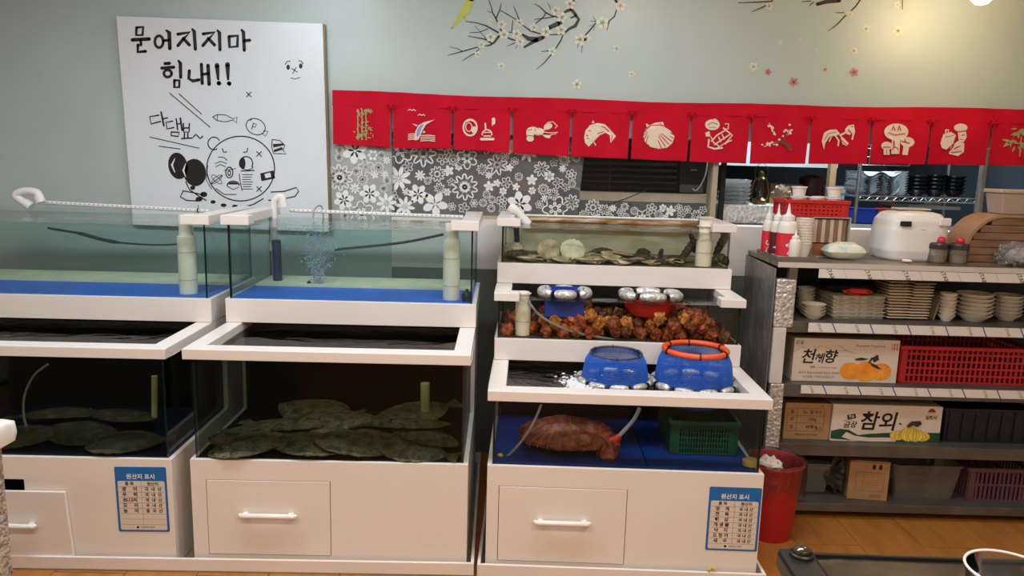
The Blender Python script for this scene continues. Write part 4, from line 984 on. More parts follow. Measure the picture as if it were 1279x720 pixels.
# ================================================================== NOREN
def cloth():
    m, nt, N, Lk, b = node_mat('red_cotton'); tc = N.new('ShaderNodeTexCoord'); nz = N.new('ShaderNodeTexNoise'); nz.inputs['Scale'].default_value = 7
    Lk.new(tc.outputs['Object'], nz.inputs['Vector']); rp = N.new('ShaderNodeValToRGB'); rp.color_ramp.elements[0].color = srgb(176, 14, 38); rp.color_ramp.elements[1].color = srgb(206, 20, 46)
    Lk.new(nz.outputs['Fac'], rp.inputs['Fac']); Lk.new(rp.outputs['Color'], b.inputs['Base Color']); b.inputs['Roughness'].default_value = .85; b.inputs['Specular IOR Level'].default_value = .15
    w = N.new('ShaderNodeTexNoise'); w.inputs['Scale'].default_value = 500; Lk.new(tc.outputs['Object'], w.inputs['Vector']); bp = N.new('ShaderNodeBump'); bp.inputs['Strength'].default_value = .15; bp.inputs['Distance'].default_value = .002
    Lk.new(w.outputs['Fac'], bp.inputs['Height']); Lk.new(bp.outputs['Normal'], b.inputs['Normal']); return m
redc = cloth()
yn = YW - .035
noren = thing('noren_curtain', 'long red split noren curtain with pale printed emblems above the opening', 'curtain', (0, yn, 1.9))
XS = [-.932, -.635, -.323, -.025, .278, .580, .883, 1.184, 1.488, 1.794, 2.098, 2.402, 2.71]
ZB = [1.650, 1.637, 1.640, 1.627, 1.620, 1.615, 1.610, 1.607, 1.614, 1.621, 1.628, 1.630, 1.636]
def wob(x, z): return .004 * math.sin(x * 21) + .006 * math.sin(x * 9 + 1) * (1.92 - z) / .3 + .003 * math.sin(x * 43 + z * 9)
def ztop_(x): return 1.917 - .014 * math.sin(math.pi * (x + .93) / 3.65) + .003 * math.sin(x * 6.5)
ZSL = 1.842
def cgrid(mb, x0, x1, zf0, zf1, nx, nz):
    for side in (0, 1):
        mb.grid(lambda a, b: (x0 + (x1 - x0) * a, wob(x0 + (x1 - x0) * a, 1.7 + .2 * b) + side * .0014, zf0(x0 + (x1 - x0) * a) + (zf1(x0 + (x1 - x0) * a) - zf0(x0 + (x1 - x0) * a)) * b - 1.9), nx, nz)
mb = MB(); cgrid(mb, XS[0], XS[-1], lambda x: ZSL, ztop_, 120, 4); mb.build('top_band', redc, noren, True)
panels = []
for i in range(12):
    g0 = .0015 if i == 0 else (.004 + .003 * (i % 2)); g1 = .004
    mb = MB(); x0, x1 = XS[i] + g0, XS[i + 1] - g1
    for side in (0, 1):
        def f(a, b, side=side):
            zb = ZB[i] + (ZB[i + 1] - ZB[i]) * a; z = zb + (ZSL - zb) * b
            xx = (x0 + .0035 * (1 - b) * (1 if i else 0)) + ((x1 - .0035 * (1 - b)) - (x0 + .0035 * (1 - b) * (1 if i else 0))) * a
            return (xx, wob(xx, z) + side * .0014 - .004 * (1 - b) * math.sin(a * math.pi * 2 + i), z - 1.9)
        mb.grid(f, 16, 12)
    p = mb.build('panel', redc, noren, True); panels.append(p)
    MB().grid(lambda a, b: (x0 + .004 + (x1 - x0 - .008) * a, wob(x0 + (x1 - x0) * a, ZB[i]) - .0025, ZB[i] + (ZB[i + 1] - ZB[i]) * a + .004 + .010 * b - 1.9), 16, 1).build('hem', redc, p, True)
for i in range(1, 12):
    x = XS[i]; y = wob(x, 1.84) - .006; z = ZSL - 1.9; mb = MB()
    for s in (-1, 1):
        mb.tube(hose([(x, y, z), (x + s * .012, y - .006, z + .012), (x + s * .024, y - .004, z + .004), (x + s * .014, y - .003, z - .003), (x, y, z)], 14), .0032, 6)
        mb.tube([(x, y, z), (x + s * .010, y - .002, z - .014), (x + s * .016, y - .001, z - .022)], .0028, 6)
    mb.blob((x, y - .003, z), (.006, .005, .006), 0, 1, 0, 8, 6); mb.build('bow', redc, noren, True)
cream = mat('cream_print', (226, 208, 190), .8, var=.05); grn = mat('green_print', (150, 168, 110), .8, var=.1); blu = mat('blue_print', (120, 150, 205), .8, var=.1); brn = mat('brown_print', (112, 62, 40), .8, var=.1); redp = mat('red_line_print', (186, 20, 44), .85)
def nf(crop, lift=.0):
    x0, y0, s = crop
    def f(a, b):
        q = at(x0 + a / s, y0 + b / s, yn - .004); return (q.x, wob(q.x, q.z) - .0048 - lift, q.z - 1.9)
    return f
CA, CB, CC = (410, 90, 3.6), (700, 100, 3.79), (980, 100, 3.789)
def emblem(i, crop, fills=(), lines=(), cut=(), m=None, extra=None):
    f, f2 = nf(crop), nf(crop, .0012); mb = MB()
    for p in fills: mb.poly([f(*q) for q in p], 0)
    for p, w in lines: ribbon(mb, p, w, f, 0)
    for p, w in cut: ribbon(mb, p, w, f2, 1)
    if extra:
        for kind, p, w in extra:
            if kind == 'fill': mb.poly([f2(*q) for q in p], 2)
            else: ribbon(mb, p, w, f2, 2)
    o = mb.build('emblem', [m or cream, redp, blu if i == 1 else brn], panels[i]); o['kind'] = 'stuff'
rg = random.Random(2)
def leaves(cx, cy, n, L, rgx):
    out = []
    for k in range(n):
        a = rgx.uniform(-.6, 3.7); x, y = cx + rgx.uniform(-16, 16), cy + rgx.uniform(-14, 14); l = L * rgx.uniform(.6, 1.1)
        dx, dy = math.cos(a) * l, math.sin(a) * l * .8; out.append([(x, y), (x + dx * .5 - dy * .14, y + dy * .5 + dx * .14), (x + dx, y + dy), (x + dx * .5 + dy * .14, y + dy * .5 - dx * .14)])
    return out
emblem(0, CA, sum([leaves(x, y, 9, 22, rg) for x, y in ((140, 180), (185, 172), (150, 240), (135, 285), (185, 265), (160, 280))], []), [([(x, 168 + k * 28), (x + 2, 192 + k * 28)], 5) for x in (132, 150, 168) for k in range(5)], m=grn)
emblem(1, CA, [[(385, 305), (390, 270), (405, 240), (430, 226), (480, 214), (440, 236), (425, 260), (412, 290), (404, 305)], [(376, 232), (400, 238), (398, 246)], [(428, 262), (438, 272), (424, 276)]], [([(360, 280 + k * 8), (380, 278 + k * 8), (395, 282 + k * 8)], 4) for k in range(4)] + [([(415, 286 + k * 8), (450, 284 + k * 8), (480, 288 + k * 8)], 4) for k in range(4)] + [([(360, 172), (368, 168), (376, 174), (384, 168), (392, 174)], 4), ([(404, 194), (412, 189), (419, 196), (427, 190), (434, 196)], 4)], extra=[('fill', [(396, 290), (398, 262), (412, 240), (430, 232), (420, 252), (408, 286)], 0)])
emblem(2, CA, [ell(655, 260, 12, 16, 14)], [(ell(638, 250, 30, 36, 24) + [(668, 250)], 8), ([(620, 222), (640, 216), (658, 222)], 7), (ell(632, 248, 14, 20, 12) + [(646, 248)], 4), ([(706, 232), (708, 256)], 7), (ell(714, 282, 22, 22, 18, 180, 360), 6), ([(688, 302), (742, 302)], 12), ([(700, 288), (730, 288)], 6), ([(698, 272), (730, 272)], 5), ([(738, 210), (738, 242)], 4), ([(744, 212), (744, 230)], 14)])
emblem(3, CA, [ell(908, 274, 18, 26, 16), ell(908, 300, 17, 13, 14), ell(945, 268, 26, 17, 16), ell(920, 258, 22, 12, 14), ell(988, 245, 20, 14, 14, rot=-20), [(960, 282), (1002, 284), (996, 298), (978, 296)]], [([(962, 262), (980, 256), (1000, 250)], 6), ([(985, 228), (1010, 224), (1030, 244), (1020, 252)], 4), ([(970, 270), (1000, 274), (1030, 272)], 4), ([(1000, 282), (1024, 278)], 3)], [([(930, 256), (936, 282)], 3), ([(945, 254), (950, 282)], 3), ([(895, 284), (920, 288)], 3), ([(898, 262), (916, 258)], 3)])
emblem(4, CB, [[(112, 270), (118, 240), (140, 214), (175, 204), (210, 210), (236, 236), (262, 266), (236, 298), (232, 262), (214, 250), (186, 262), (160, 290), (134, 316), (116, 298)], [(150, 205), (154, 190), (162, 203)]], [([(160, 296), (166, 308)], 5)], [([(150, 222), (180, 216), (210, 226), (228, 244)], 4), ([(132, 240), (152, 244), (146, 268)], 4), ([(160, 234), (176, 240), (196, 236)], 3), ([(126, 276), (146, 282)], 4), ([(150, 260), (176, 254), (206, 244)], 4), ([(124, 262), (128, 264)], 6), ([(244, 262), (240, 286)], 3)])
fan = [(410, 224), (404, 205), (424, 214), (450, 202), (486, 198), (492, 222), (520, 240), (540, 268), (530, 298), (505, 320), (465, 326), (425, 316), (400, 292), (392, 264), (400, 240)]
emblem(5, CB, [fan], [], [([(432, 216), (458 + 78 * math.cos(R(a)), 258 + 66 * math.sin(R(a)))], [2, 4]) for a in range(-30, 200, 15)] + [([(470, 205), (488, 222)], 3), ([(408, 228), (430, 214), (486, 214)], 4)])
emblem(6, CB, [ell(720, 212, 34, 26, 20), [(686, 250), (706, 242), (712, 268), (690, 268)]], [([(730, 184), (744, 194)], 5), ([(770, 228), (812, 262), (778, 302)], 7), ([(704, 282), (700, 316), (730, 326), (764, 322)], 8), ([(716, 290), (740, 262), (776, 240)], 6), ([(730, 306), (764, 282), (800, 258)], 6), ([(742, 322), (776, 300), (808, 286)], 5), ([(778, 208), (794, 208), (792, 232), (782, 232)], 5), ([(714, 270), (726, 296), (748, 312)], 5), ([(748, 270), (758, 292)], 5), ([(764, 258), (774, 280)], 5)], [([(700, 212), (720, 200), (742, 210)], 4), ([(706, 224), (734, 224)], 3)])
bl = []
for k in range(34):
    t_ = rg.random(); s_k = rg.choice([((990, 200), (1020, 262)), ((1090, 210), (1020, 300)), ((960, 310), (1010, 300)), ((1060, 260), (1090, 240)), ((975, 260), (1000, 310))])
    x = s_k[0][0] + (s_k[1][0] - s_k[0][0]) * t_ + rg.uniform(-8, 8); y = s_k[0][1] + (s_k[1][1] - s_k[0][1]) * t_ + rg.uniform(-8, 8); bl.append(ell(x, y, rg.uniform(4, 7), rg.uniform(4, 7), 7))
emblem(7, CB, bl, [([(990, 204), (1000, 230), (1018, 262)], 3), ([(965, 316), (1000, 302), (1040, 288)], 3)], extra=[('line', [(1088, 328), (1070, 304), (1040, 292), (1000, 304)], [20, 18, 12, 4]), ('line', [(1050, 296), (1072, 262), (1086, 226)], [10, 5, 3])])
emblem(8, CC, [[(178, 290), (190, 250), (215, 236), (245, 234), (262, 256), (240, 264), (215, 268), (195, 300), (190, 330)], [(262, 262), (282, 280), (302, 300), (290, 312), (272, 304)], ell(306, 240, 22, 20, 16)], [([(300, 220), (324, 214), (328, 244), (318, 280)], 8), ([(240, 262), (256, 288), (252, 310)], 7), ([(285, 250), (262, 262)], 9), ([(222, 270), (214, 290)], 5)], [([(190, 285), (210, 254), (244, 246)], 3), ([(300, 236), (314, 252), (306, 270)], 6), ([(262, 280), (288, 306)], 3)])
emblem(9, CC, [ell(529, 246, 56, 40, 26), ell(484, 312, 26, 20, 18), ell(580, 294, 34, 24, 18), [(508, 270), (546, 270), (540, 350), (504, 350)], [(470, 326), (496, 326), (498, 354), (470, 354)], [(560, 312), (590, 312), (580, 356), (554, 354)]], [], [([(492, 250), (520, 260), (568, 254)], 4), ([(508, 236), (514, 216), (520, 236)], 5), ([(536, 236), (540, 214), (548, 238)], 5), ([(516, 290), (516, 320)], 6), (ell(522, 330, 12, 12, 10, 180, 360), 4), ([(552, 290), (590, 300)], 5), ([(566, 280), (572, 296)], 4), ([(466, 318), (500, 318)], 4), ([(484, 330), (484, 350)], 3)])
emblem(10, CC, [ell(834, 226, 32, 20, 20), [(818, 240), (858, 238), (862, 270), (846, 296), (824, 290)], [(742, 300), (756, 256), (790, 246), (812, 262), (800, 300), (770, 330), (750, 322)], [(786, 320), (820, 288), (850, 300), (848, 340), (820, 360), (780, 350)]], [([(766, 236), (778, 236), (776, 254), (766, 254), (766, 236)], 6)], [([(820, 246), (860, 240)], 4), ([(838, 262), (850, 260)], 4), ([(830, 280), (846, 282)], 3), ([(764, 270), (800, 262)], 3), ([(790, 344), (836, 338)], 4), ([(804, 324), (830, 312)], 4), ([(812, 266), (796, 316), (780, 338)], 6)])
emblem(11, CC, leaves(1110, 240, 16, 46, rg) + leaves(1070, 290, 9, 46, rg) + leaves(1100, 300, 6, 50, rg), [([(1118, 270), (1108, 360)], 6)], m=grn)

# ================================================================== NOTICE SHEETS
def notice(un, tl_, br_, rows, label, rot=0):
    u0, z1 = uv(un, *tl_, 0); u1, z0 = uv(un, *br_, 0); w, h = u1 - u0, z1 - z0
    c = un_w(un, (u0 + u1) / 2, -.0012, (z0 + z1) / 2); t = thing('notice_sheet', label, 'notice', c); t.rotation_euler = (0, rot, un.t)
    X, Z = w / 2, h / 2
    def rr(x0, x1, z0_, z1_, r):
        P = []
        for cx, cz, a in ((x1 - r, z1_ - r, 0), (x0 + r, z1_ - r, 90), (x0 + r, z0_ + r, 180), (x1 - r, z0_ + r, 270)):
            for k in range(5): P.append((cx + r * math.cos(R(a + 22.5 * k)), cz + r * math.sin(R(a + 22.5 * k))))
        return P
    MB().prism(rr(-X, X, -Z, Z, .006), .001, lambda a, b, d: (a, d, b)).build('blue_sheet', mat('notice_blue', (24, 104, 176), .4, var=.04), t)
    pw = w * .91; zt = Z - h * .215; zb = -Z + h * .03
    MB().prism(rr(-pw / 2, pw / 2, zb, zt, .006), .0003, lambda a, b, d: (a, d - .0004, b)).build('white_table', mat('notice_white', (214, 204, 192), .5, var=.02), t)
    text('원산지 표시', h * .085, mat('notice_title_white', (232, 234, 236), .5), t, (0, -.0006, Z - h * .15), .0004)
    n = 8; rh = (zt - zb) / 9; mb = MB(); fr = lambda a, b: (a, -.0009, b)
    for k in range(1, 9): ribbon(mb, [(-pw / 2 + .003, zt - rh * k), (pw / 2 - .003, zt - rh * k)], .0008, fr)
    ribbon(mb, [(0, zt - .004), (0, zt - rh * 8)], .0008, fr); mb.build('table_lines', ink, t)['kind'] = 'stuff'
    text('품 목', rh * .72, ink, t, (-pw / 4, -.0009, zt - rh * .5), .0004); text('원산지', rh * .72, ink, t, (pw / 4, -.0009, zt - rh * .5), .0004)
    for k, (a, b) in enumerate(rows):
        zz = zt - rh * (k + 1.5)
        text(a, rh * .82, ink, t, (-pw / 4, -.0009, zz), .0005); text(b, rh * .74, ink, t, (pw / 4, -.0009, zz), .0004)
    mb = MB(); mb.poly([fr(*q) for q in ell(-w * .12, zb + rh * .5, .005, .005, 14)]); mb.build('crest', ink, t)
    text('농림축산식품부', rh * .36, ink, t, (w * .08, -.0009, zb + rh * .5))
notice(UL, (143, 583), (212, 665), [('광     어', '국  내  산'), ('우     럭', '국  내  산'), ('8S.다리', '국  내  산'), ('도     미', '국  내  산'), ('농     어', '중  국  산')], 'blue bordered origin notice with five filled rows on the flounder cabinet', R(-.6))
notice(UR, (886.5, 608), (945, 689.5), [('멍    게', '국 내 산'), ('전    복', '국 내 산'), ('해    삼', '국 내 산'), ('개 생 물', '국 내 산'), ('낙    지', '국 내 산'), ('오 징 어', '국 내 산'), ('새    우', '국 내 산')], 'blue bordered origin notice with seven filled rows near the red bin', 0)
# bit of yellow cord on the tray
p = onz(888, 712, .06); rgc = random.Random(4); mb = MB()
pts = [(p.x + rgc.uniform(-.018, .018), p.y - .004 + rgc.uniform(-.008, .008), .059 + rgc.uniform(0, .014)) for _ in range(12)]
P = hose([(p.x - .012, p.y - .012, .03)] + pts, 70)
tag(MB().tube([q - P[0] for q in P], .003, 6).build('yellow_cord', mat('yellow_cord', (198, 176, 70), .7, var=.15), None, True, loc=P[0]), 'knotted bit of yellow cord on the drip tray front', 'cord')

# ================================================================== SERVING SHELF
YF = 3.25; XA, XZ = 1.150, 2.95; YBK = 3.68
shelf = thing('serving_shelf', 'steel serving shelf with four open tiers beside the tanks', 'shelf', (XA, YF, 0))
SW, SD = XZ - XA, YBK - YF
ZC = 1.191                                            # counter top
TIER = [(.878, .928), (.583, .643), (.308, .363), (.040, .080)]
counterm = ramp_mat('brown_reflection_steel', [(.35, (112, 96, 78)), (.6, (158, 150, 138))], 4, .3, .03, 30, metal=.6, stretch=(1, 3, 3))  # brownish reflections are painted into the steel colour
MB().box(0, SW, 0, SD, ZC - .022, ZC).build('counter_top', counterm, shelf, bevel=.002)
MB().box(.0, SW, -.004, -.0005, ZC - .024, ZC - .002).build('front_lip', mat('pale_steel_lip', (206, 200, 190), .4, .2), shelf)
for z0, z1 in TIER:
    MB().box(.02, SW - .02, .004, SD - .004, z0, z1).build('tier', steel_dk, shelf, bevel=.002)
for x0 in (0, SW - .03):
    MB().box(x0, x0 + .03, SD - .03, SD - .001, 0, ZC - .023).build('rear_post', steel_dk, shelf)
MB().box(SW - .06, SW - .02, -.002, .03, 0, ZC - .025).build('front_post', steel_dk, shelf)
MB().box(.002, .088, -.0045, .035, .90, 1.115).build('foil_wrapped_post', foil, shelf, bevel=.006)
MB().box(.052, .088, -.002, .03, 1.116, ZC - .025).build('front_post', steel_dk, shelf)
MB().box(.006, .062, -.003, .03, .645, .899).build('paper_wrapped_post', mat('white_wrap', (204, 200, 196), .5, var=.05), shelf, bevel=.003)
MB().box(.012, .075, -.0045, .035, .33, .644).build('foil_wrapped_post', foil, shelf, bevel=.006)
MB().box(.02, .06, -.002, .03, 0, .329).build('front_post', steel_dk, shelf)
MB().prism([(0, 0), (.0, 1.16), (.43, 1.168), (.425, .9), (.44, .6), (.43, 0)], .004, lambda a, b, d: (-.008 + d, a + .002, b)).build('side_panel', ramp_mat('mottled_steel_sheet', [(.3, (120, 118, 112)), (.55, (158, 156, 150)), (.75, (188, 184, 176))], 3.4, .22, .25, 5, metal=.6, stretch=(1, 2, 1), dist=.03), shelf)  # steel sheet mottled in lighter and darker grey
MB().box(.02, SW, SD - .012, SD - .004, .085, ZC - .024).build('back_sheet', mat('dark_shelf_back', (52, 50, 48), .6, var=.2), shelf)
# price strips
stripm = mat('white_price_strip', (216, 212, 206), .5, var=.02); bluei = mat('blue_ink', (40, 60, 150), .5)
def strip(px_a, px_b, py, z0, z1, step, dark=True, texts='STAR', y=-.0055, slope=-.02, up=.02):
    xa = at(px_a, py, YF).x - XA; xb = SW - .1
    MB().box(xa, xb, y, y + .0015, z0, z1).build('price_strip', stripm, shelf)
    mb = MB(); x = xa + step * .75; k = 0
    fr = lambda a, b: (a, y - .0006, b)
    while x < xb - .04:
        ribbon(mb, [(x + slope, z1), (x, z0)], .0045 if dark else .0015, fr)
        text(texts, (z1 - z0) * (.62 if not dark else .42), ink if not dark else mat('grey_ink', (110, 110, 112), .5), shelf, (x - step * .45, y - .0008, (z0 + z1) / 2), spin=R(62), name='strip_lettering')
        x += step; k += 1
    mb.build('strip_marks', bluei if dark else mat('grey_line', (150, 148, 146), .5), shelf)['kind'] = 'stuff'
strip(1023, 0, 336, ZC - .066, ZC - .026, .165, False, y=-.003)
strip(1009, 0, 410, .884, .925, .165)
strip(1000, 0, 484, .603, .641, .155)

def wx(px, py, Y): return at(px, py, Y).x
def loc_on(px, py, z): return onz(px, py, z)
ZT = ZC + .0005
# --- tray with sauce bottles
p = loc_on(972, 317, ZT)
c0 = loc_on(958, 311, ZT)
tr_ = thing('serving_tray', 'small grey steel tray carrying the sauce bottles', 'tray', (1.245, 3.43, ZT))
MB().box(-.09, .09, -.15, .13, 0, .004).box(-.09, .09, -.15, -.146, .004, .018).box(-.09, .09, .126, .13, .004, .018).box(-.09, -.086, -.146, .126, .004, .018).box(.086, .09, -.146, .126, .004, .018).build('dish', steel, tr_)
sauce = mat('red_sauce_label', (206, 42, 58), .4, var=.12, scale=40); milk = mat('milky_bottle', (222, 216, 206), .35, var=.03)
def squeeze(px0, px1, ytop, ybot, Y, label, lab=True, dark=False):
    xa, xb = wx(px0, ybot, Y), wx(px1, ybot, Y); r = (xb - xa) / 2; zb = ZT + .0045; h = at((px0 + px1) / 2, ytop, Y).z - zb
    t = thing('sauce_bottle', label, 'bottle', ((xa + xb) / 2, Y, zb))
    MB().lathe([(r * .9, 0), (r, .006), (r, h * .60), (r * .86, h * .66), (r * .55, h * .69)], 24).build('bottle_body', milk, t, True)
    MB().lathe([(r * .66, h * .69), (r * .66, h * .77), (r * .3, h * .80), (r * .2, h * .84), (.002, h)], 18).build('nozzle_cap', white_gloss, t, True)
    if lab:
        MB().lathe([(r + .0008, h * .04), (r + .0008, h * .46)], 24, cap=False).build('sauce_label', sauce if not dark else mat('dark_sauce', (86, 30, 30), .4), t, True)
        rgx = random.Random(px0); mb = MB()
        for k in range(5):
            a = -math.pi / 2 + rgx.uniform(-.6, .6); z = h * rgx.uniform(.08, .32)
            pts = [(a + rgx.uniform(-.25, .25), z + rgx.uniform(-.012, .012)) for _ in range(4)]
            ribbon(mb, pts, .006, lambda q, s: ((r + .0015) * math.cos(q), (r + .0015) * math.sin(q), s))
        if mb.f: mb.build('label_script', white_gloss, t)['kind'] = 'stuff'
    return t
squeeze(951, 965, 254, 306, 3.50, 'white squeeze bottle with red script label at the back of the tray')
squeeze(961, 977, 255, 309, 3.44, 'white squeeze bottle of dark sauce between two red-labelled ones', True, True)
squeeze(969, 993, 254, 315, 3.37, 'large white squeeze bottle with bright red label on the tray')
squeeze(985, 999, 287, 318, 3.325, 'short clear shaker bottle with white cap beside the red-labelled bottle', False)
# --- stacked paper cups
x0 = (wx(993, 300, 3.40) + wx(1017, 300, 3.40)) / 2
cup = thing('paper_cup', 'white paper cup nested in the tall stack behind the tray', 'cup', (x0, 3.42, ZT), 0, 'nested paper cups')
MB().lathe([(.030, .001), (.038, .062), (.040, .063), (.040, .067), (.037, .067), (.029, .004)], 24).build('cup_wall', milk, cup, True)
base = cup['label']; cup['label'] = pile_label(base, 0, 10)
for k in range(1, 10): dup(cup, (x0 + .001 * math.sin(k), 3.42, ZT + .0125 * k), None, pile_label(base, k, 10))
# --- open box with packets, red basket with tubs on top
xa, xb = wx(1014, 300, 3.46), wx(1061, 300, 3.46); zt = at(1040, 272, 3.46).z
bx = thing('open_carton', 'small open-fronted carton of packets under the red basket', 'box', ((xa + xb) / 2, 3.55, ZT)); X = (xb - xa) / 2; h = zt - ZT; D = .09
MB().box(-X, X, -D, D, 0, .003).box(-X, X, -D, D, h - .003, h).box(-X, -X + .003, -D, D, .003, h - .003).box(X - .003, X, -D, D, .003, h - .003).box(-X + .003, X - .003, D - .003, D, .003, h - .003).build('carton_shell', mat('torn_white_carton', (188, 178, 166), .8, var=.15, scale=60), bx)
for k in range(8): MB().box(-X + .006 + k * (2 * X - .02) / 8, -X + .004 + (k + 1) * (2 * X - .02) / 8, -D + .01, D - .01, h * .36, h - .01).build('packet', [mat('cream_packet', (196, 178, 156), .6, var=.1), mat('brown_packet', (132, 100, 80), .6, var=.1)][k % 2], bx)
MB().box(-X + .006, X - .006, -D + .008, D - .01, .0035, h * .33).build('packet_base', mat('red_tan_pack', (150, 92, 60), .5, var=.3, scale=30), bx)
xa, xb = wx(982, 262, 3.48), wx(1058, 262, 3.48)
ZBk = zt + .001
redb = basket('red_basket', 'small bright red basket holding white lidded tubs on the carton', 'basket', ((xa + xb) / 2 - .003, 3.55, ZBk), xb - xa, .17, .072, redpl, 14, 4, 0, .010)
tubm = mat('white_tub', (226, 222, 216), .4, var=.02)
tub0 = None
for k, (px, dy, lift) in enumerate([(997, -.045, 0), (1019, -.045, 0), (1041, -.045, 0), (997, -.045, .046), (1041, -.045, .046), (1008, .04, 0), (1032, .04, 0)]):
    L_ = (wx(px, 258, 3.5), 3.55 + dy, ZBk + .045 + lift)
    if tub0 is None:
        tub0 = thing('sauce_tub', 'white plastic tub under the highest one beside the sauce bottles', 'tub', L_, 0, 'white tubs in the red basket')
        MB().lathe([(.026, 0), (.032, .038), (.035, .038), (.035, .044), (.001, .045)], 20).build('tub_body', tubm, tub0, True); MB().lathe([(.036, .038), (.0365, .043), (.001, .0455)], 20).build('lid', white_gloss, tub0, True)
    else: dup(tub0, L_, None, ['', 'white plastic tub in the middle of the small red basket', 'white plastic tub under another in the end of the small red basket', 'white plastic tub stacked highest beside the sauce bottles', 'white plastic tub stacked highest beside the yellow lemon', 'white plastic tub behind the stacked ones in the small red basket', 'white plastic tub behind the stacked ones in the small red basket'][k])
# --- pack of wet wipes
xa, xb = wx(1034, 318, 3.36), wx(1082, 318, 3.36)
w_ = thing('wet_wipes', 'puffy pale teal pack of wet wipes on the counter', 'wipes', ((xa + xb) / 2, 3.40, ZT)); X = (xb - xa) / 2
def pil(a, b, s):
    x = (a * 2 - 1); y = (b * 2 - 1); return (x * X, y * .055, .036 + s * .038 * (max(0, 1 - abs(x) ** 4) * max(0, 1 - abs(y) ** 3)) ** .6)
mb = MB(); mb.grid(lambda a, b: pil(a, b, 1), 16, 12); mb.grid(lambda a, b: pil(a, b, -.92), 16, 12)
mb.build('pack', ramp_mat('wipes_film', [(.35, (170, 206, 200)), (.5, (222, 220, 206)), (.65, (200, 204, 190))], 14, .3, .15, 30), w_, True)
MB().box(-X * .4, X * .5, -.022, .022, .0715, .077).build('flap', mat('cream_flap', (224, 214, 190), .4), w_, bevel=.006)
# --- rice cooker
xa, xb = wx(1104, 300, 3.42), wx(1186, 300, 3.42); zt = at(1145, 263, 3.45).z; h = zt - ZT; X = (xb - xa) / 2
rc = thing('rice_cooker', 'white rounded electric rice cooker on the counter', 'rice cooker', ((xa + xb) / 2, 3.50, ZT))
def cooker(a, b):
    th_ = 2 * math.pi * a; z = b
    ca, sa = math.cos(th_), math.sin(th_); e = .55
    px = math.copysign(abs(ca) ** e, ca); py = math.copysign(abs(sa) ** e, sa)
    prof = [(0, .86), (.03, .92), (.2, 1.0), (.62, .97), (.66, .95), (.8, .92), (.93, .78), (.985, .5), (1, .02)]
    for (z0, r0), (z1, r1) in zip(prof, prof[1:]):
        if z0 <= z <= z1: r = r0 + (r1 - r0) * (z - z0) / (z1 - z0)
    return (px * X * r, py * .13 * r, z * h)
mb = MB(); mb.grid(cooker, 40, 30); mb.build('cooker_body', white_gloss, rc, True, angle=60)
MB().ring((0, 0, h * .635), X * .93, .123, .003, 36, 6).build('lid_seam', mat('grey_seam', (150, 148, 144), .4), rc, True)
MB().box(-X * .72, -X * .40, -.137, -.125, h * .70, h * .80).build('display', black, rc, bevel=.003)
MB().box(X * .45, X * .80, -.134, -.118, h * .72, h * .88).build('latch', white_gloss, rc, bevel=.006)
MB().box(-X * .5, X * .5, -.04, .04, h, h + .008).build('lid_handle', mat('grey_lid', (190, 188, 184), .3), rc, bevel=.004)
# --- two spice jars
def jar(px0, px1, ybot, Y, tilt, label):
    xa, xb = wx(px0, ybot, Y), wx(px1, ybot, Y); r = (xb - xa) / 2; t = thing('spice_jar', label, 'jar', ((xa + xb) / 2, Y, ZT))
    MB().lathe([(r * .92, 0), (r, .006), (r, .055), (r * .95, .062)], 24).build('jar_glass', clear('jar_glass_clear', (.85, .85, .82), 1.45, .05, haze=.25, hazecol=(.7, .66, .58)) if 'jar_glass_clear' not in MATS else MATS['jar_glass_clear'], t, True)
    MB().lathe([(r * .8, .004), (r * .82, .030), (.001, .034)], 20).build('contents', mat('tan_spice', (168, 150, 124), .8, var=.2), t, True)
    MB().lathe([(r * 1.04, .0625), (r * 1.04, .082), (r * .8, .090), (.001, .091)], 24).build('lid', mat('dark_lid', (48, 44, 50), .35), t, True)
    o = MB().lathe([(.014, 0), (.018, .008), (.017, .020), (.010, .028), (.001, .029)], 16).build('red_cap', mat('red_cap', (200, 44, 56), .35), t, True, loc=(.006, 0, .088)); o.rotation_euler = (0, tilt, 0)
jar(1160, 1182, 317, 3.37, R(22), 'glass spice jar with tilted red cap standing by the rice cooker')
jar(1185, 1208, 319, 3.36, R(-10), 'glass spice jar with red cap standing by the wooden planked lid')
# --- wooden planked dome and plastic tub on it, plastic bag
xa = wx(1200, 318, 3.42)
wl = thing('wooden_box', 'rounded wooden planked box at the end of the counter', 'box', (xa, 3.42, ZT)); hz = at(1240, 268, 3.44).z - ZT
def arcp(k, n=10): return .20 * (1 - math.cos(math.pi / 2 * k / n)), hz * math.sin(math.pi / 2 * k / n)
outl = [(.0, 0)] + [(.17 * (1 - math.cos(R(90) * k / 10)), hz * math.sin(R(90) * k / 10)) for k in range(1, 11)]
N_ = 6; hs = [hz * .94 * k / N_ for k in range(N_ + 1)]
for k in range(N_):
    zz = hs[k]; x_in = .17 * (1 - math.sqrt(max(0, 1 - (hs[k + 1] / hz) ** 2)))
    MB().box(x_in + .012, .62, 0, .16, zz + .0012, hs[k + 1] - .0012).build('plank', wood, wl, bevel=.001)
o_ = [(x + .0, z) for x, z in outl] + [(.62, hz)]; i_ = [(.62, hz * .95)] + [(.17 * (1 - math.cos(R(90) * k / 10)) * .97 + .012, hz * .945 * math.sin(R(90) * k / 10)) for k in range(10, 0, -1)] + [(.012, 0)]
MB().prism(o_ + i_, .17, lambda a, b, d: (a, -.006 + d, b)).build('curved_board', mat('tan_wood_edge', (164, 128, 98), .5, var=.1), wl)
xa2 = wx(1243, 270, 3.46)
pt_ = thing('plastic_tub', 'beige plastic tub standing on the wooden planked box', 'tub', (xa2 + .17, 3.50, ZT + hz + .0005))
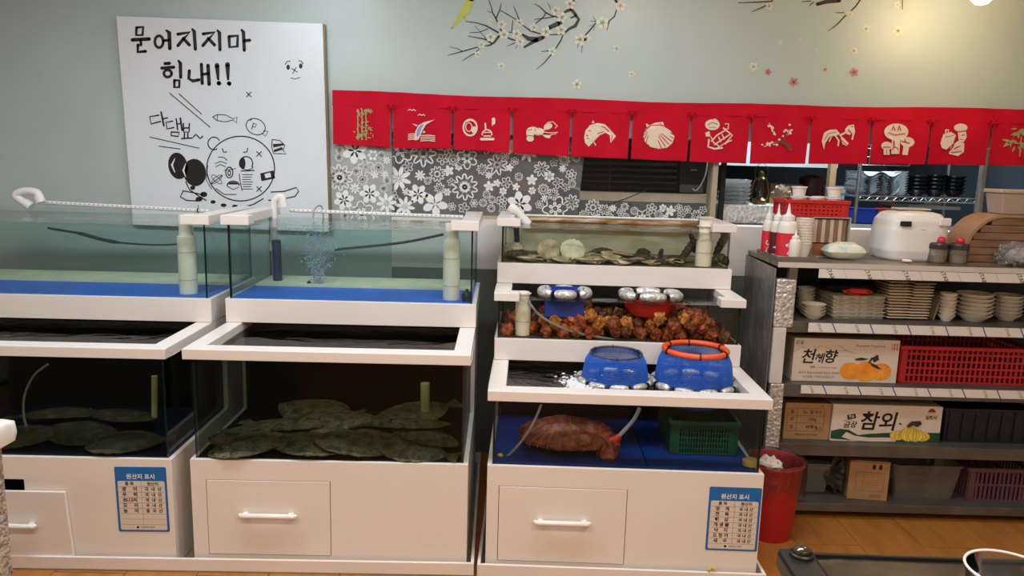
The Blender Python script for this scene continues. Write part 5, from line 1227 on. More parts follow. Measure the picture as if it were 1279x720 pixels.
MB().frust((-.15, .15, -.055, .055, 0), (-.165, .165, -.065, .065, .095)).build('tub_body', mat('beige_tub', (176, 158, 142), .5, var=.04), pt_, bevel=.006); MB().box(-.172, .172, -.07, .07, .096, .112).build('lid', mat('beige_lid', (186, 170, 154), .5), pt_, bevel=.004)
c = at(1272, 318, 3.32)
pb_ = thing('plastic_bag', 'crumpled clear plastic bag in front of the wooden planked box', 'bag', (c.x, 3.32, ZT))
MB().blob((0, 0, .052), (.085, .055, .052), .45, 3.2, 12, 30, 18).build('film', clear('bag_film', (.9, .9, .92), 1.5, .12, haze=.28, hazecol=(.8, .82, .85), bump=.8, bscale=30), pb_, True, angle=25)
MB().blob((0, 0, .04), (.05, .035, .036), .3, 3, 3, 16, 10).build('bag_contents', white_gloss, pb_, True)
c = loc_on(1094, 318, ZT); tag(MB().blob((0, 0, .008), (.022, .014, .008), .35, 3, 2, 16, 10).build('crumpled_tissue', white_gloss, None, True, loc=(c.x, 3.33, ZT)), 'small crumpled white tissue between the wipes and the rice cooker', 'tissue')

# ------------------------------------------------------------------ tier 2: crockery
Z2 = .9285
bowlm = mat('white_melamine', (222, 214, 200), .35, var=.03)
def bowl_proto(name, label, cat, r, h, m, group, loc):
    t = thing(name, label, cat, loc, 0, group)
    MB().lathe([(r * .5, 0), (r * .55, .004), (r * .9, h * .75), (r, h), (r * .96, h), (r * .84, h * .75), (r * .45, .008), (.001, .007)], 24).build('bowl_wall', m, t, True); return t
def stack(name, label, cat, px0, px1, ybot, ytop, Y, n, m, z=Z2, group=None, hk=1.8):
    xa, xb = wx(px0, ybot, Y), wx(px1, ybot, Y); r = (xb - xa) / 2; top = at((px0 + px1) / 2, ytop, Y).z; step = (top - z) / (n + hk - 1)
    L_ = ((xa + xb) / 2, Y, z); b = bowl_proto(name, pile_label(label, 0, n), cat, r, step * hk, m, group, L_)
    for k in range(1, n): dup(b, (L_[0] + .001 * math.sin(k * 2.1), Y, z + k * step), None, pile_label(label, k, n))
stack('rice_bowl', 'white bowl in the tall back stack beside the foil-wrapped post', 'bowl', 993, 1015, 398, 359, 3.47, 7, bowlm, group='bowls in the tall back stack')
stack('rice_bowl', 'white bowl in the short front stack beside the silver trays', 'bowl', 1000, 1029, 402, 379, 3.33, 4, bowlm, group='bowls in the short front stack')
# silver trays
xa, xb = wx(1036, 404, 3.33), wx(1102, 404, 3.33); zt = at(1068, 370, 3.33).z; n = 6; st = (zt - Z2) / n
ft = thing('foil_tray', 'silver foil-lined tray in the pile under the navy bag', 'tray', ((xa + xb) / 2, 3.48, Z2), R(4), 'pile of silver trays'); X = (xb - xa) / 2
MB().frust((-X * .96, X * .96, -.14, .14, 0), (-X, X, -.145, .145, st * .8)).build('tray_body', foil, ft); MB().box(-X - .004, X + .004, -.149, .149, st * .8, st * .93).build('tray_lip', mat('cream_tray_lip', (190, 178, 152), .4, .2, var=.1, scale=40), ft)
base = ft['label']; ft['label'] = pile_label(base, 0, n)
for k in range(1, n): dup(ft, ((xa + xb) / 2 + .002 * (k % 2), 3.48, Z2 + st * k), R(4 - k * .5), pile_label(base, k, n))
nb = thing('navy_bag', 'folded navy bag lying on the silver trays', 'bag', ((xa + xb) / 2 + .01, 3.46, zt + .0003)); MB().blob((0, 0, .022), (X * 1.0, .10, .022), .4, 4, 6, 28, 14).build('bag_cloth', mat('navy_cloth', (36, 38, 66), .7, var=.2), nb, True)
c = at(1072, 364, 3.36); rcl = thing('red_cloth', 'crumpled red cloth on the silver trays before the navy bag', 'cloth', (c.x, 3.37, zt + .0003)); MB().blob((0, 0, .016), (.062, .03, .016), .4, 4, 8, 24, 12).build('cloth_fold', mat('red_cloth', (196, 44, 40), .7, var=.1), rcl, True)
c = at(1105, 390, 3.45); gb = thing('green_bag', 'dark green bag wedged between silver trays and plates', 'bag', (c.x - .002, 3.52, Z2)); MB().blob((0, 0, .075), (.018, .09, .075), .25, 3, 4, 18, 14).build('bag_cloth', mat('dark_green_bag', (40, 66, 48), .6, var=.2), gb, True)
# two piles of square plates leaning over
platem = mat('cream_plate', (222, 208, 188), .35, var=.04)
def plates(px0, px1, ybot, ytop, Y, n, lean, label, group):
    xa, xb = wx(px0, ybot, Y), wx(px1, ybot, Y); X = (xb - xa) / 2; top = at((px0 + px1) / 2, ytop, Y).z; st = (top - Z2) / n
    t = thing('serving_plate', label, 'plate', ((xa + xb) / 2, Y + .09, Z2), 0, group)
    MB().frust((-X * .6, X * .6, -.06, .06, 0), (-X, X, -.09, .09, st * .75)).build('plate_body', platem, t); MB().box(-X, X, -.0905, .0905, st * .75, st * .75 + .0022).build('plate_rim', platem, t)
    for k in range(1, n): dup(t, ((xa + xb) / 2 + lean * k / n + .002 * math.sin(k * 3.3), Y + .09 - .002 * (k % 3), Z2 + st * k), R(2 * math.sin(k * 1.7)), pile_label(label, k, n))
    t['label'] = pile_label(label, 0, n)
plates(1108, 1136, 403, 352, 3.34, 13, -.012, 'cream square plate in the pile beside the green bag', 'square plates by the green bag')
plates(1133, 1158, 403, 354, 3.34, 13, .018, 'cream square plate in the pile leaning on the carton flap', 'square plates by the carton flap')
c = at(1166, 404, 3.36); cf = tag(MB().box(-.004, .004, -.10, .10, 0, .125).build('carton_flap', mat('grey_cardboard', (140, 124, 104), .8, var=.08), None, loc=(c.x + .002, 3.47, Z2), rot=(0, R(14), 0)), 'slanted sheet of grey cardboard between plates and bowls', 'cardboard')
stack('soup_bowl', 'cream bowl in the narrow stack beside the cardboard sheet', 'bowl', 1170, 1191, 405, 366, 3.36, 7, bowlm, group='narrow bowl stack')
stack('soup_bowl', 'cream bowl in the broad stack beside the narrow one', 'bowl', 1192, 1235, 407, 366, 3.38, 6, bowlm, group='broad bowl stack')
stack('soup_bowl', 'cream bowl in the last stack of the crockery tier', 'bowl', 1237, 1272, 408, 368, 3.42, 6, bowlm, group='last bowl stack')

# ------------------------------------------------------------------ tiers 3 to 5: cartons and baskets
def front_frame(t, w, h):
    return lambda a, b, l=.0012: (-w / 2 + a * w, -l, h * (1 - b))          # a, b in 0..1 of the front face, origin top left
def carton(name, label, px0, px1, ytop, ybot, Y, z, depth, m, rz=0):
    xa, xb = wx(px0, ybot, Y), wx(px1, ybot, Y); h = at((px0 + px1) / 2, ytop, Y).z - z; w = xb - xa
    t = thing(name, label, 'box', ((xa + xb) / 2, Y, z), rz)
    MB().box(-w / 2, w / 2, 0, depth, 0, h).build('carton_body', m, t, bevel=.002); return t, w, h
Z3 = .6437
whitecard = mat('white_carton', (206, 192, 178), .6, var=.03)
t, w, h = carton('fruit_box', 'white fruit carton printed with three oranges and brush lettering', 988, 1119, 424, 477, 3.30, Z3, .30, whitecard)
F = front_frame(t, w, h); f2 = lambda a, b: F(a, b)
orn = ramp_mat('printed_orange', [(.35, (214, 122, 30)), (.65, (236, 158, 54))], 14, .6, 0, 10); leafd = mat('printed_leaf', (46, 44, 34), .6); gold = mat('printed_gold', (176, 150, 60), .6); seal = mat('printed_seal', (186, 70, 60), .6)
asp = w / h
def P(a, b, l=.0012): return F(a, b, l)
mb = MB()
for cx, cy, rx in ((.555, .735, .105), (.845, .735, .100)): mb.poly([P(*q, .0010) for q in ell(cx, cy, rx, .20, 22)])
mb.poly([P(*q, .0016) for q in ell(.70, .735, .115, .235, 24)]); mb.build('orange_print', orn, t)['kind'] = 'stuff'
mb = MB()
for a in range(0, 360, 40): ribbon(mb, [(.86, .75), (.86 + .085 * math.cos(R(a)), .75 + .165 * math.sin(R(a)))], .004, lambda a_, b_: P(a_, b_, .0014))
mb.build('segment_lines', mat('printed_pale_orange', (240, 190, 110), .6), t)['kind'] = 'stuff'
mb = MB()
for lf in ([(.58, .45), (.64, .41), (.72, .44), (.66, .48), (.60, .48)], [(.74, .42), (.80, .33), (.815, .45), (.77, .52)], [(.73, .52), (.80, .58), (.85, .68), (.80, .66), (.75, .60)], [(.71, .54), (.74, .40), (.755, .42), (.73, .54)]): mb.poly([P(*q, .002) for q in lf])
mb.build('leaf_print', leafd, t)['kind'] = 'stuff'
text('천', h * .36, ink, t, P(.135, .44), .0012, .2); text('혜', h * .25, ink, t, P(.245, .47), .0008, .2); text('향', h * .33, ink, t, P(.345, .43), .0012, .2)
text('감귤', h * .10, ink, t, P(.05, .10)); text('Premium Fragrance', h * .085, mat('grey_brown_ink', (120, 104, 92), .6), t, P(.72, .14), 0, .3)
text('제주의 햇살과 바람을 머금은 천혜향', h * .062, mat('grey_brown_ink', (120, 104, 92), .6), t, P(.255, .80)); text('신선함을 그대로 담았습니다', h * .062, mat('grey_brown_ink', (120, 104, 92), .6), t, P(.255, .89)); text('JEJU CHEONHYEHYANG', h * .05, gold, t, P(.31, .67))
mb = MB()
for pts in ([(.0, .32), (.08, .20), (.16, .30), (.24, .16), (.34, .22), (.42, .14), (.52, .30), (.58, .34)], [(.36, .30), (.5, .26), (.62, .32)], [(.0, .46), (.05, .44)], [(.42, .40), (.52, .38), (.60, .40)]): ribbon(mb, pts, .004, lambda a, b: P(a, b))
mb.build('hill_lines', mat('grey_brown_ink', (120, 104, 92), .6), t)['kind'] = 'stuff'
mb = MB()
for k in range(3):
    for j in range(2): ribbon(mb, [(.925 + .026 * k, .08 + .08 * j), (.945 + .026 * k, .08 + .08 * j), (.945 + .026 * k, .14 + .08 * j), (.925 + .026 * k, .14 + .08 * j)], .005, lambda a, b: P(a, b), closed=True)
mb.build('red_seal', seal, t)['kind'] = 'stuff'
mb = MB(); mb.poly([P(*q) for q in [(.16, .65), (.20, .62), (.215, .66), (.18, .69)]]); mb.build('leaf_mark', gold, t)
# red lattice basket
xa, xb = wx(1124, 476, 3.30), wx(1290, 476, 3.30); h = at(1180, 436, 3.30).z - Z3
basket('red_basket', 'large deep red lattice basket on the tier below the crockery', 'basket', ((xa + xb) / 2 + .003, 3.47, Z3 + .0003), xb - xa, .30, h, mat('deep_red_plastic', (172, 30, 36), .45, var=.1), 26, 5, 0, .0085)
Z4 = .3637
t, w, h = carton('shipping_carton', 'plain brown carton with a printed table beside the melon box', 977, 1034, 504, 554, 3.31, Z4, .30, cardboard)
F = front_frame(t, w, h); mb = MB()
for b in (.14, .34, .54, .76): ribbon(mb, [(.06, b), (.86, b)], .006, lambda a, c: P(a, c))
for a in (.06, .27, .86): ribbon(mb, [(a, .14), (a, .76)], .006, lambda q, c: P(q, c))
mb.build('table_print', ink, t)['kind'] = 'stuff'
for b, s1, s2 in ((.24, '품', 'Su. 칼국수'), (.44, '량', '100g'), (.65, '입', '40봉A')): text(s1, h * .12, ink, t, P(.16, b)); text(s2, h * .12, ink, t, P(.60, b))
text('표지', h * .10, ink, t, P(.76, .70)); text('품질보증 및 제조 안내문', h * .06, ink, t, P(.5, .87)); text('(주)', h * .08, ink, t, P(.8, .07))
t, w, h = carton('melon_box', 'white and green carton printed with yellow melons and brush lettering', 1036, 1172, 507, 558, 3.30, Z4, .30, whitecard)
F = front_frame(t, w, h)
gm = mat('printed_dark_green', (22, 66, 40), .6); ym = ramp_mat('printed_melon', [(.35, (206, 172, 40)), (.65, (232, 204, 84))], 20, .6, 0, 10)
wave = [(.0, .72), (.08, .66), (.16, .68), (.25, .82), (.34, .78), (.5, .74), (.7, .72), (1, .70)]
mb = MB(); mb.poly([P(*q) for q in wave + [(1, .985), (.36, .985), (.28, .99), (.12, .95), (.0, .93)]]); mb.build('green_band', gm, t)
mb = MB(); mb.poly([P(*q, .0015) for q in [(.14, .74), (.22, .84), (.34, .88), (.6, .86), (.6, .97), (.38, .985), (.2, .97), (.10, .88)]]); mb.build('white_band', whitecard, t)
text('참외', h * .54, ink, t, P(.42, .46), .0018, .15); text('금상', h * .19, ink, t, P(.165, .55), .0006, .2); text('김천맥실농협참외작목반', h * .085, ink, t, P(.40, .925), .0006)
mb = MB(); mb.poly([P(*q) for q in [(.13, .28), (.205, .24), (.215, .36), (.14, .40)]]); ribbon(mb, [(.10, .44), (.16, .40), (.21, .46)], .008, lambda a, b: P(a, b)); mb.build('badge_print', ink, t)['kind'] = 'stuff'; text('명품', h * .085, white_gloss, t, P(.172, .32, .002))
text('김천시', h * .11, ink, t, P(.90, .30), .0006)
mb = MB(); mb.poly([P(*q) for q in ell(.90, .15, .035, .10, 14, 180, 360)]); ribbon(mb, [(.86, .20), (.90, .185), (.94, .20)], .005, lambda a, b: P(a, b)); mb.build('sun_emblem', mat('printed_dark_red', (140, 44, 36), .6), t)['kind'] = 'stuff'
for k, (cx, cy, rx, ry, rot) in enumerate(((.615, .80, .075, .13, -18), (.835, .82, .075, .13, 22), (.72, .76, .085, .20, 0), (.775, .79, .07, .17, 14))):
    l = .0018 + .0006 * k; mb = MB(); e = [(cx + (x - cx), cy + (y - cy)) for x, y in ell(cx, cy, rx, ry, 20, rot=0)]
    mb.poly([P(*q, l) for q in e], 0); ribbon(mb, e, .0035, lambda a, b: P(a, b, l + .0003), 1, True)
    for s in (-.4, .1, .5): ribbon(mb, [(cx + rx * s * .5, cy - ry * .9), (cx + rx * s, cy), (cx + rx * s * .5, cy + ry * .9)], .003, lambda a, b: P(a, b, l + .0003), 1)
    mb.build('melon_print', [ym, leafd], t)['kind'] = 'stuff'
mb = MB()
for lf in ([(.68, .52), (.72, .40), (.80, .38), (.82, .46), (.78, .55), (.74, .50), (.70, .58)], [(.60, .48), (.62, .44), (.64, .50)]): mb.poly([P(*q, .005) for q in lf])
mb.build('melon_leaf', leafd, t)['kind'] = 'stuff'
xa, xb = wx(1176, 556, 3.32), wx(1285, 556, 3.32); h = at(1210, 514, 3.32).z - Z4
t = thing('black_crate', 'black plastic crate beside the melon carton', 'crate', ((xa + xb) / 2, 3.32, Z4)); X = (xb - xa) / 2
MB().frust((-X * .95, X * .95, .01, .29, 0), (-X, X, 0, .30, h)).build('crate_body', mat('black_blue_plastic', (24, 28, 36), .5, var=.1), t); MB().box(-X - .006, X + .006, -.006, .306, h, h + .012).build('crate_rim', black, t, bevel=.003)
for k in range(7): MB().box(-X * .9 + k * X * .3, -X * .9 + k * X * .3 + .006, -.003, .012, .01, h - .005).build('rib', black, t)
Z5 = .0805
t, w, h = carton('small_carton', 'small brown carton with torn open flaps on the bottom tier', 1058, 1106, 577, 627, 3.30, Z5, .20, cardboard, R(-6))
F = front_frame(t, w, h); mb = MB()
for pts in (rect(.18, .28, .88, .76), rect(.36, .28, .88, .76), rect(.18, .28, .36, .52)): ribbon(mb, pts, .005, lambda a, b: P(a, b))
for k in range(6): ribbon(mb, [(.40, .34 + k * .065), (.84 - .05 * (k % 3), .34 + k * .065)], .003, lambda a, b: P(a, b))
for k in range(12): ribbon(mb, [(.56 + k * .025, .84), (.56 + k * .025, .93)], [.004, .007, .003][k % 3], lambda a, b: P(a, b), round_=False)
for cx in (.60, .76): mb.poly([P(*q) for q in ell(cx, .13, .045, .07, 10)])
mb.build('carton_print', ink, t)['kind'] = 'stuff'
MB().prism([(-w / 2, 0), (w / 2, 0), (w / 2 - .02, .03), (-w / 2 + .01, .035)], .003, lambda a, b, d: (a, -b * .5 + d, h + b * .25)).build('flap', mat('white_liner', (190, 180, 168), .7, var=.08), t)
c = at(1042, 622, 3.36); gb = thing('dark_bag', 'dark crumpled plastic bag leaning on the small carton', 'bag', (c.x, 3.40, Z5)); MB().blob((0, 0, .095), (.062, .07, .098), .4, 3, 14, 28, 18).build('bag_film', mat('dark_bag_film', (54, 46, 40), .3, var=.3), gb, True, angle=25)
xa, xb = wx(1113, 626, 3.31), wx(1200, 626, 3.31); h = at(1150, 582, 3.31).z - Z5
t = thing('storage_tub', 'translucent plastic storage tub on the bottom tier', 'tub', ((xa + xb) / 2, 3.44, Z5 + .0003)); X = (xb - xa) / 2
frost = clear('frosted_plastic', (.72, .71, .66), 1.4, .25, haze=.35, hazecol=(.5, .48, .42))
mb = MB(); prof = []
def rrect(X_, Y_, r, n=5):
    out = []
    for cx, cy, a in ((X_ - r, Y_ - r, 0), (-X_ + r, Y_ - r, 90), (-X_ + r, -Y_ + r, 180), (X_ - r, -Y_ + r, 270)):
        for k in range(n): out.append((cx + r * math.cos(R(a + 90 * k / (n - 1))), cy + r * math.sin(R(a + 90 * k / (n - 1)))))
    return out
ring0, ring1, ring2, ring3 = [rrect(X * s, .13 * s, .03 * s) for s in (.86, 1, 1.04, 1.04)]
vs = [(x, y, 0) for x, y in ring0] + [(x, y, h - .008) for x, y in ring1] + [(x, y, h - .007) for x, y in ring2] + [(x, y, h) for x, y in ring3]; n = len(ring0)
mb._add(vs, [(i + r * n, (i + 1) % n + r * n, (i + 1) % n + (r + 1) * n, i + (r + 1) * n) for r in range(3) for i in range(n)] + [tuple(range(n))]); mb.build('tub_wall', frost, t, True)
MB().box(-X * .8, X * .8, -.09, .09, .002, h * .35).build('tub_contents', mat('tan_contents', (120, 108, 90), .8, var=.2), t, bevel=.02)
xa, xb = wx(1208, 630, 3.31), wx(1285, 630, 3.31); h = at(1230, 588, 3.31).z - Z5
basket('mauve_basket', 'mauve ribbed basket beside the translucent storage tub', 'basket', ((xa + xb) / 2, 3.45, Z5 + .0003), xb - xa, .26, h, mat('mauve_plastic', (92, 60, 70), .5, var=.1), 14, 2, 0, .011)
c = at(1012, 600, 3.42); t = thing('grey_bin', 'small grey bin on the bottom tier behind the red bin', 'bin', (c.x, 3.42, Z5)); MB().frust((-.05, .05, -.06, .06, 0), (-.062, .062, -.07, .07, .14)).build('bin_body', mat('grey_bin', (92, 92, 90), .5, var=.05), t, bevel=.008); MB().box(-.066, .066, -.075, .075, .141, .150).build('bin_rim', mat('grey_bin_rim', (110, 110, 108), .5), t, bevel=.003)

# ================================================================== RED BIN
bx_, by_ = 1.158, 3.105
zrim = .335
bn = thing('waste_bin', 'red round waste bin lined with a clear plastic bag', 'bin', (bx_, by_, 0))
binm = mat('red_bin_plastic', (176, 30, 34), .4, var=.06)
r0, r1 = .090, .120
MB().lathe([(r0, 0), (r0 * 1.02, .004), (r1, zrim), (r1 + .006, zrim), (r1 + .006, zrim + .008), (r1 - .003, zrim + .008), (r1 - .004, zrim - .004), (r0 - .003, .008), (.001, .006)], 40).build('bin_body', binm, bn, True)
def bagf(a, b):
    th_ = 2 * math.pi * a; wr = 1 + .02 * math.sin(th_ * 9 + b * 5) + .015 * math.sin(th_ * 17) + .03 * noise.noise(Vector((th_ * 4, b * 9, 1)))
    key = [(.08, .20), (.10, .26), (r1 - .012, zrim), (r1 + .004, zrim + .022), (r1 + .012, zrim + .012), (r1 + .012, zrim - .06), (r1 + .010, zrim - .115 + .03 * math.sin(th_ * 3) + .012 * math.sin(th_ * 7))]
    f = b * (len(key) - 1); k = min(int(f), len(key) - 2); g = f - k
    r = (key[k][0] * (1 - g) + key[k + 1][0] * g) * wr; z = key[k][1] * (1 - g) + key[k + 1][1] * g
    return (r * math.cos(th_), r * math.sin(th_), z)
mb = MB(); mb.grid(bagf, 60, 24); mb.build('liner_bag', clear('liner_film', (.985, .98, .98), 1.4, .16, haze=.012, hazecol=(.85, .8, .8), bump=1.0, bscale=34, glossmul=1.0), bn, True, angle=80)
MB().blob((-.03, -.02, .30), (.06, .055, .06), .4, 4, 8, 24, 16).build('crumpled_tissue', mat('tissue_white', (214, 204, 194), .8), bn, True, angle=30)

# ================================================================== KITCHEN BEHIND THE OPENING
# sill board on the kitchen side that carries the lamp and boxes
sb = tag(MB().box(XP + .03, 3.2, YW + .101, YW + .40, ZS - .03, ZS).build('kitchen_ledge', steel_dk), 'steel ledge on the kitchen side of the pass-through', 'ledge')
# steel cabinet with black louvres behind the glazing
X0, X1 = at(724, 240, 4.2).x, at(893, 240, 4.2).x
cz1 = at(800, 252, 4.2).z; cz2 = at(800, 241, 4.2).z
kc = thing('steel_cabinet', 'grey steel cabinet with a beige top edge behind the flower film', 'cabinet', ((X0 + X1) / 2, 4.2, 0)); X = (X1 - X0) / 2
MB().box(-X, X, 0, .6, 0, cz1).build('cabinet_body', mat('grey_cabinet_steel', (118, 122, 124), .35, .5, var=.06), kc)
MB().box(-X, X, -.006, .6, cz1, cz2).build('top_edge', mat('beige_edge', (196, 182, 160), .5, var=.08), kc)
lv = thing('black_louvre', 'black louvred panel standing on the steel cabinet', 'louvre', (0, 4.26, cz2 + .0005)); lx0, lx1 = at(726, 215, 4.26).x, at(846, 215, 4.26).x; lh = 1.74 - cz2
MB().box(lx0, lx1, .03, .04, 0, lh).build('backing', blackm, lv); xm_ = at(762, 215, 4.26).x
MB().box(xm_ - .004, xm_ + .004, -.004, .03, 0, lh).build('divider', black, lv)
for a, b in ((lx0, xm_ - .005), (xm_ + .005, lx1)):
    for k in range(9):
        z = .008 + k * lh / 9; MB().tube([(a, .012, z + .012), (b, .012, z + .012)], .0105, 8).build('slat', black, lv, True)
s_x0, s_x1 = at(849, 220, 4.24).x, at(886, 220, 4.24).x
bs = thing('black_speaker', 'black box with a small silver badge and a white cable', 'speaker', ((s_x0 + s_x1) / 2, 4.24, cz2 + .0005)); X = (s_x1 - s_x0) / 2
MB().box(-X, X, 0, .16, 0, 1.72 - cz2).build('case', blackm, bs); MB().box(-.022, .012, -.002, 0, .128, .134).build('badge', chrome, bs)
MB().box(-X * .95, X * .6, -.003, 0, .008, .05).build('lower_plate', mat('grey_plate', (92, 92, 94), .5), bs)
MB().tube(hose([(.065, -.006, 1.70 - cz2), (.06, -.012, .13), (.04, -.012, .06), (.012, -.008, .02), (-.01, -.006, .03)], 24), .0035, 6).build('white_cable', white_gloss, bs, True)
P_ = hose([at(810, 236, 4.15), at(785, 247, 4.13), at(760, 256, 4.12), at(738, 265, 4.12), at(724, 270, 4.12)], 30)
tag(MB().tube([p - P_[0] for p in P_], .003, 6).build('black_cable', black, None, True, loc=P_[0]), 'black cable drooping across the grey steel cabinet', 'cable')
# things behind the frosted film
fr1 = thing('kitchen_cabinet', 'pale kitchen cabinet blurred behind the flower film', 'cabinet', (-.36, 4.35, 0)); MB().box(-.3, .28, 0, .5, 0, 1.62).build('cabinet_body', mat('pale_cabinet', (150, 146, 140), .4, var=.05), fr1); MB().box(-.29, -.02, -.006, 0, .1, 1.6).build('door', mat('pale_door', (160, 154, 146), .4), fr1); MB().box(-.005, .27, -.006, 0, .1, 1.6).build('door', mat('brown_door', (122, 100, 84), .5, var=.1), fr1)
fr2_ = thing('kitchen_appliance', 'dark appliance blurred behind the flower film', 'appliance', (.09, 4.35, 0)); MB().box(-.14, .17, 0, .5, 0, 1.55).build('body', mat('dark_appliance', (70, 66, 64), .4, var=.1), fr2_); MB().box(-.1, .1, -.004, 0, 1.42, 1.5).build('copper_panel', mat('copper_tone', (150, 96, 70), .4, .4), fr2_)
# foil-wrapped box, lantern and clear trays on the ledge
ledge = ZS + .0005
xa, xb = at(900, 270, 4.12).x, at(986, 270, 4.12).x; zt = at(940, 256, 4.12).z
fb = thing('foil_box', 'long box wrapped in silver foil under the oil lantern', 'box', ((xa + xb) / 2, 4.12, ledge)); X = (xb - xa) / 2
MB().box(-X, X, 0, .22, 0, zt - ledge).build('wrapping', foil, fb, bevel=.006)
brass = mat('antique_brass', (112, 92, 56), .3, .8, var=.2)
c = at(948, 256, 4.20); lt = thing('oil_lantern', 'antique brass oil lantern with a glass chimney', 'lantern', (c.x, 4.20, zt + .0005)); k = .90
MB().lathe([(.040 * k, 0), (.042 * k, .006), (.042 * k, .022), (.030 * k, .032), (.016 * k, .040), (.016 * k, .048)], 24).build('fuel_base', brass, lt, True)
MB().lathe([(.017 * k, .048), (.028 * k, .075), (.030 * k, .092), (.022 * k, .118), (.017 * k, .132)], 24, cap=False).build('chimney', clear('lantern_glass', (.92, .93, .90), 1.5), lt, True)
MB().lathe([(.022 * k, .132), (.024 * k, .140), (.015 * k, .150), (.017 * k, .166), (.010 * k, .178), (.001, .181)], 20).build('cap', brass, lt, True)
for s in (-1, 1): MB().tube(hose([(s * .036 * k, 0, .014), (s * .052 * k, 0, .05), (s * .046 * k, 0, .10), (s * .036 * k, 0, .13), (s * .012 * k, 0, .150)], 20), .004, 8).build('side_tube', brass, lt, True)
MB().tube(hose([(-.03, 0, .14), (-.036, 0, .19), (0, 0, .225), (.036, 0, .19), (.03, 0, .14)], 20), .0015, 6).build('bail_handle', brass, lt, True); MB().tube([(0, 0, .042), (0, 0, .075)], .006, 8).build('burner', brass, lt, True)
xa, xb = at(904, 250, 4.14).x, at(937, 250, 4.14).x; zt2 = at(920, 224, 4.14).z; X = (xb - xa) / 2; st = (zt2 - zt) / 6
ct = thing('clear_tray', 'clear plastic tray in the pile on the foil-wrapped box', 'tray', ((xa + xb) / 2, 4.22, zt + .001), R(3), 'pile of clear trays')
MB().frust((-X * .9, X * .9, -.07, .07, 0), (-X, X, -.08, .08, st * .8)).build('tray_body', clear('clear_tray_plastic', (.86, .87, .87), 1.45, .05, haze=.2, hazecol=(.9, .9, .9)), ct); MB().ring((0, 0, st * .8), X * 1.0, .08, .0018, 28, 5).build('tray_lip', MATS['clear_tray_plastic'], ct, True)
base = ct['label']; ct['label'] = pile_label(base, 0, 6)
for j in range(1, 6): dup(ct, ((xa + xb) / 2 + .002 * j, 4.22, zt + .001 + st * j), R(3 - 2 * j), pile_label(base, j, 6))
c = at(976, 256, 4.25); t = thing('paper_bundle', 'crumpled tan paper bundle beside the oil lantern', 'paper', (c.x, 4.26, zt + .0005)); MB().blob((0, 0, .052), (.05, .05, .052), .45, 4, 21, 26, 18).build('paper', mat('tan_paper', (150, 132, 112), .8, var=.2, scale=30), t, True, angle=25); MB().box(-.012, .014, -.052, -.045, .07, .09).build('price_tag', mat('tag_cream', (206, 190, 160), .6), t)
# dark post, grey cloth strip, carton behind
t = tag(MB().box(-.012, .012, 0, .03, 0, 1.74 - ZS).build('dark_post', blackm, None, loc=(at(902, 240, 4.09).x, 4.08, ledge)), 'black upright post beside the clear trays', 'post')
# wire rack with dishes
YR = 4.75
def rackpost(px, Y, label):
    x = at(px, 260, Y).x; t = thing('rack_post', label, 'post', (x, Y, 0)); MB().tube([(0, 0, .0), (0, 0, 2.0)], .011, 12).build('pole', chrome, t, True)
    for k in range(12): MB().lathe([(.0125, 1.1 + k * .06), (.0125, 1.104 + k * .06)], 12).build('groove_ring', mat('dark_groove', (60, 60, 62), .4), t, True)
rack = thing('wire_rack', 'chrome wire rack of dishes in the kitchen', 'rack', (0, YR, 0))
rx0, rx1 = at(1070, 250, YR).x, at(1226, 250, YR).x
for x in (rx0, rx1):
    for y in (0, .40): MB().tube([(x, y, 0), (x, y, 1.95)], .012, 12).build('rack_post', chrome, rack, True)
RT = [at(1120, 246, YR).z, at(1120, 272, YR).z - .05, .8]
for z in RT:
    for k in range(9): MB().tube([(rx0, k * .05, z), (rx1, k * .05, z)], .003, 6).build('shelf_wire', chrome, rack)
    for k in range(5): MB().tube([(rx0 + (rx1 - rx0) * k / 4, 0, z - .006), (rx0 + (rx1 - rx0) * k / 4, .4, z - .006)], .003, 6).build('cross_wire', chrome, rack)
    MB().box(rx0, rx1, -.004, 0, z - .03, z - .022).box(rx0, rx1, -.004, 0, z - .002, z + .004).build('shelf_edge', chrome, rack)
    for k in range(14):
        xa_ = rx0 + (rx1 - rx0) * k / 14; xb_ = rx0 + (rx1 - rx0) * (k + 1) / 14; MB().tube([(xa_, -.002, z - .026), ((xa_ + xb_) / 2, -.002, z), (xb_, -.002, z - .026)], .0018, 5).build('truss_wire', chrome, rack)
gz = 1.62
for k in range(7): MB().tube([(rx0 + k * .05, -.004, gz), (rx0 + k * .05, -.004, gz + .22)], .0022, 5).build('grid_wire', chrome, rack)
for k in range(5): MB().tube([(rx0, -.004, gz + k * .05), (rx0 + .30, -.004, gz + k * .05)], .0022, 5).build('grid_wire', chrome, rack)
# wavy platters
zt0 = RT[0] + .0065; xa, xb = at(1073, 240, YR + .05).x, at(1122, 240, YR + .05).x; X = (xb - xa) / 2; top = at(1098, 214, YR + .05).z; n = 9; st = (top - zt0) / (n + 1.2)
pl0 = thing('wavy_platter', 'pale grey wavy platter in the stack on the wire rack', 'platter', ((xa + xb) / 2, YR + .16, zt0 + .012), 0, 'wavy platters on the wire rack')
mb = MB()
for s in (0, 1): mb.grid(lambda a, b: ((a * 2 - 1) * X, (b - .5) * .24, .016 * math.cos((a * 2 - 1) * 5.2) + .012 * (a * 2 - 1) ** 2 - s * .003), 20, 6)
mb.build('platter_dish', mat('pale_grey_ceramic', (206, 214, 218), .3, var=.03), pl0, True)
for k in range(1, n): dup(pl0, ((xa + xb) / 2 + .003 * math.sin(k * 2), YR + .16, zt0 + .012 + st * k), R(1.5 * math.sin(k)), pile_label('pale grey wavy platter in the stack on the wire rack', k, n))
pl0['label'] = pile_label(pl0['label'], 0, n)
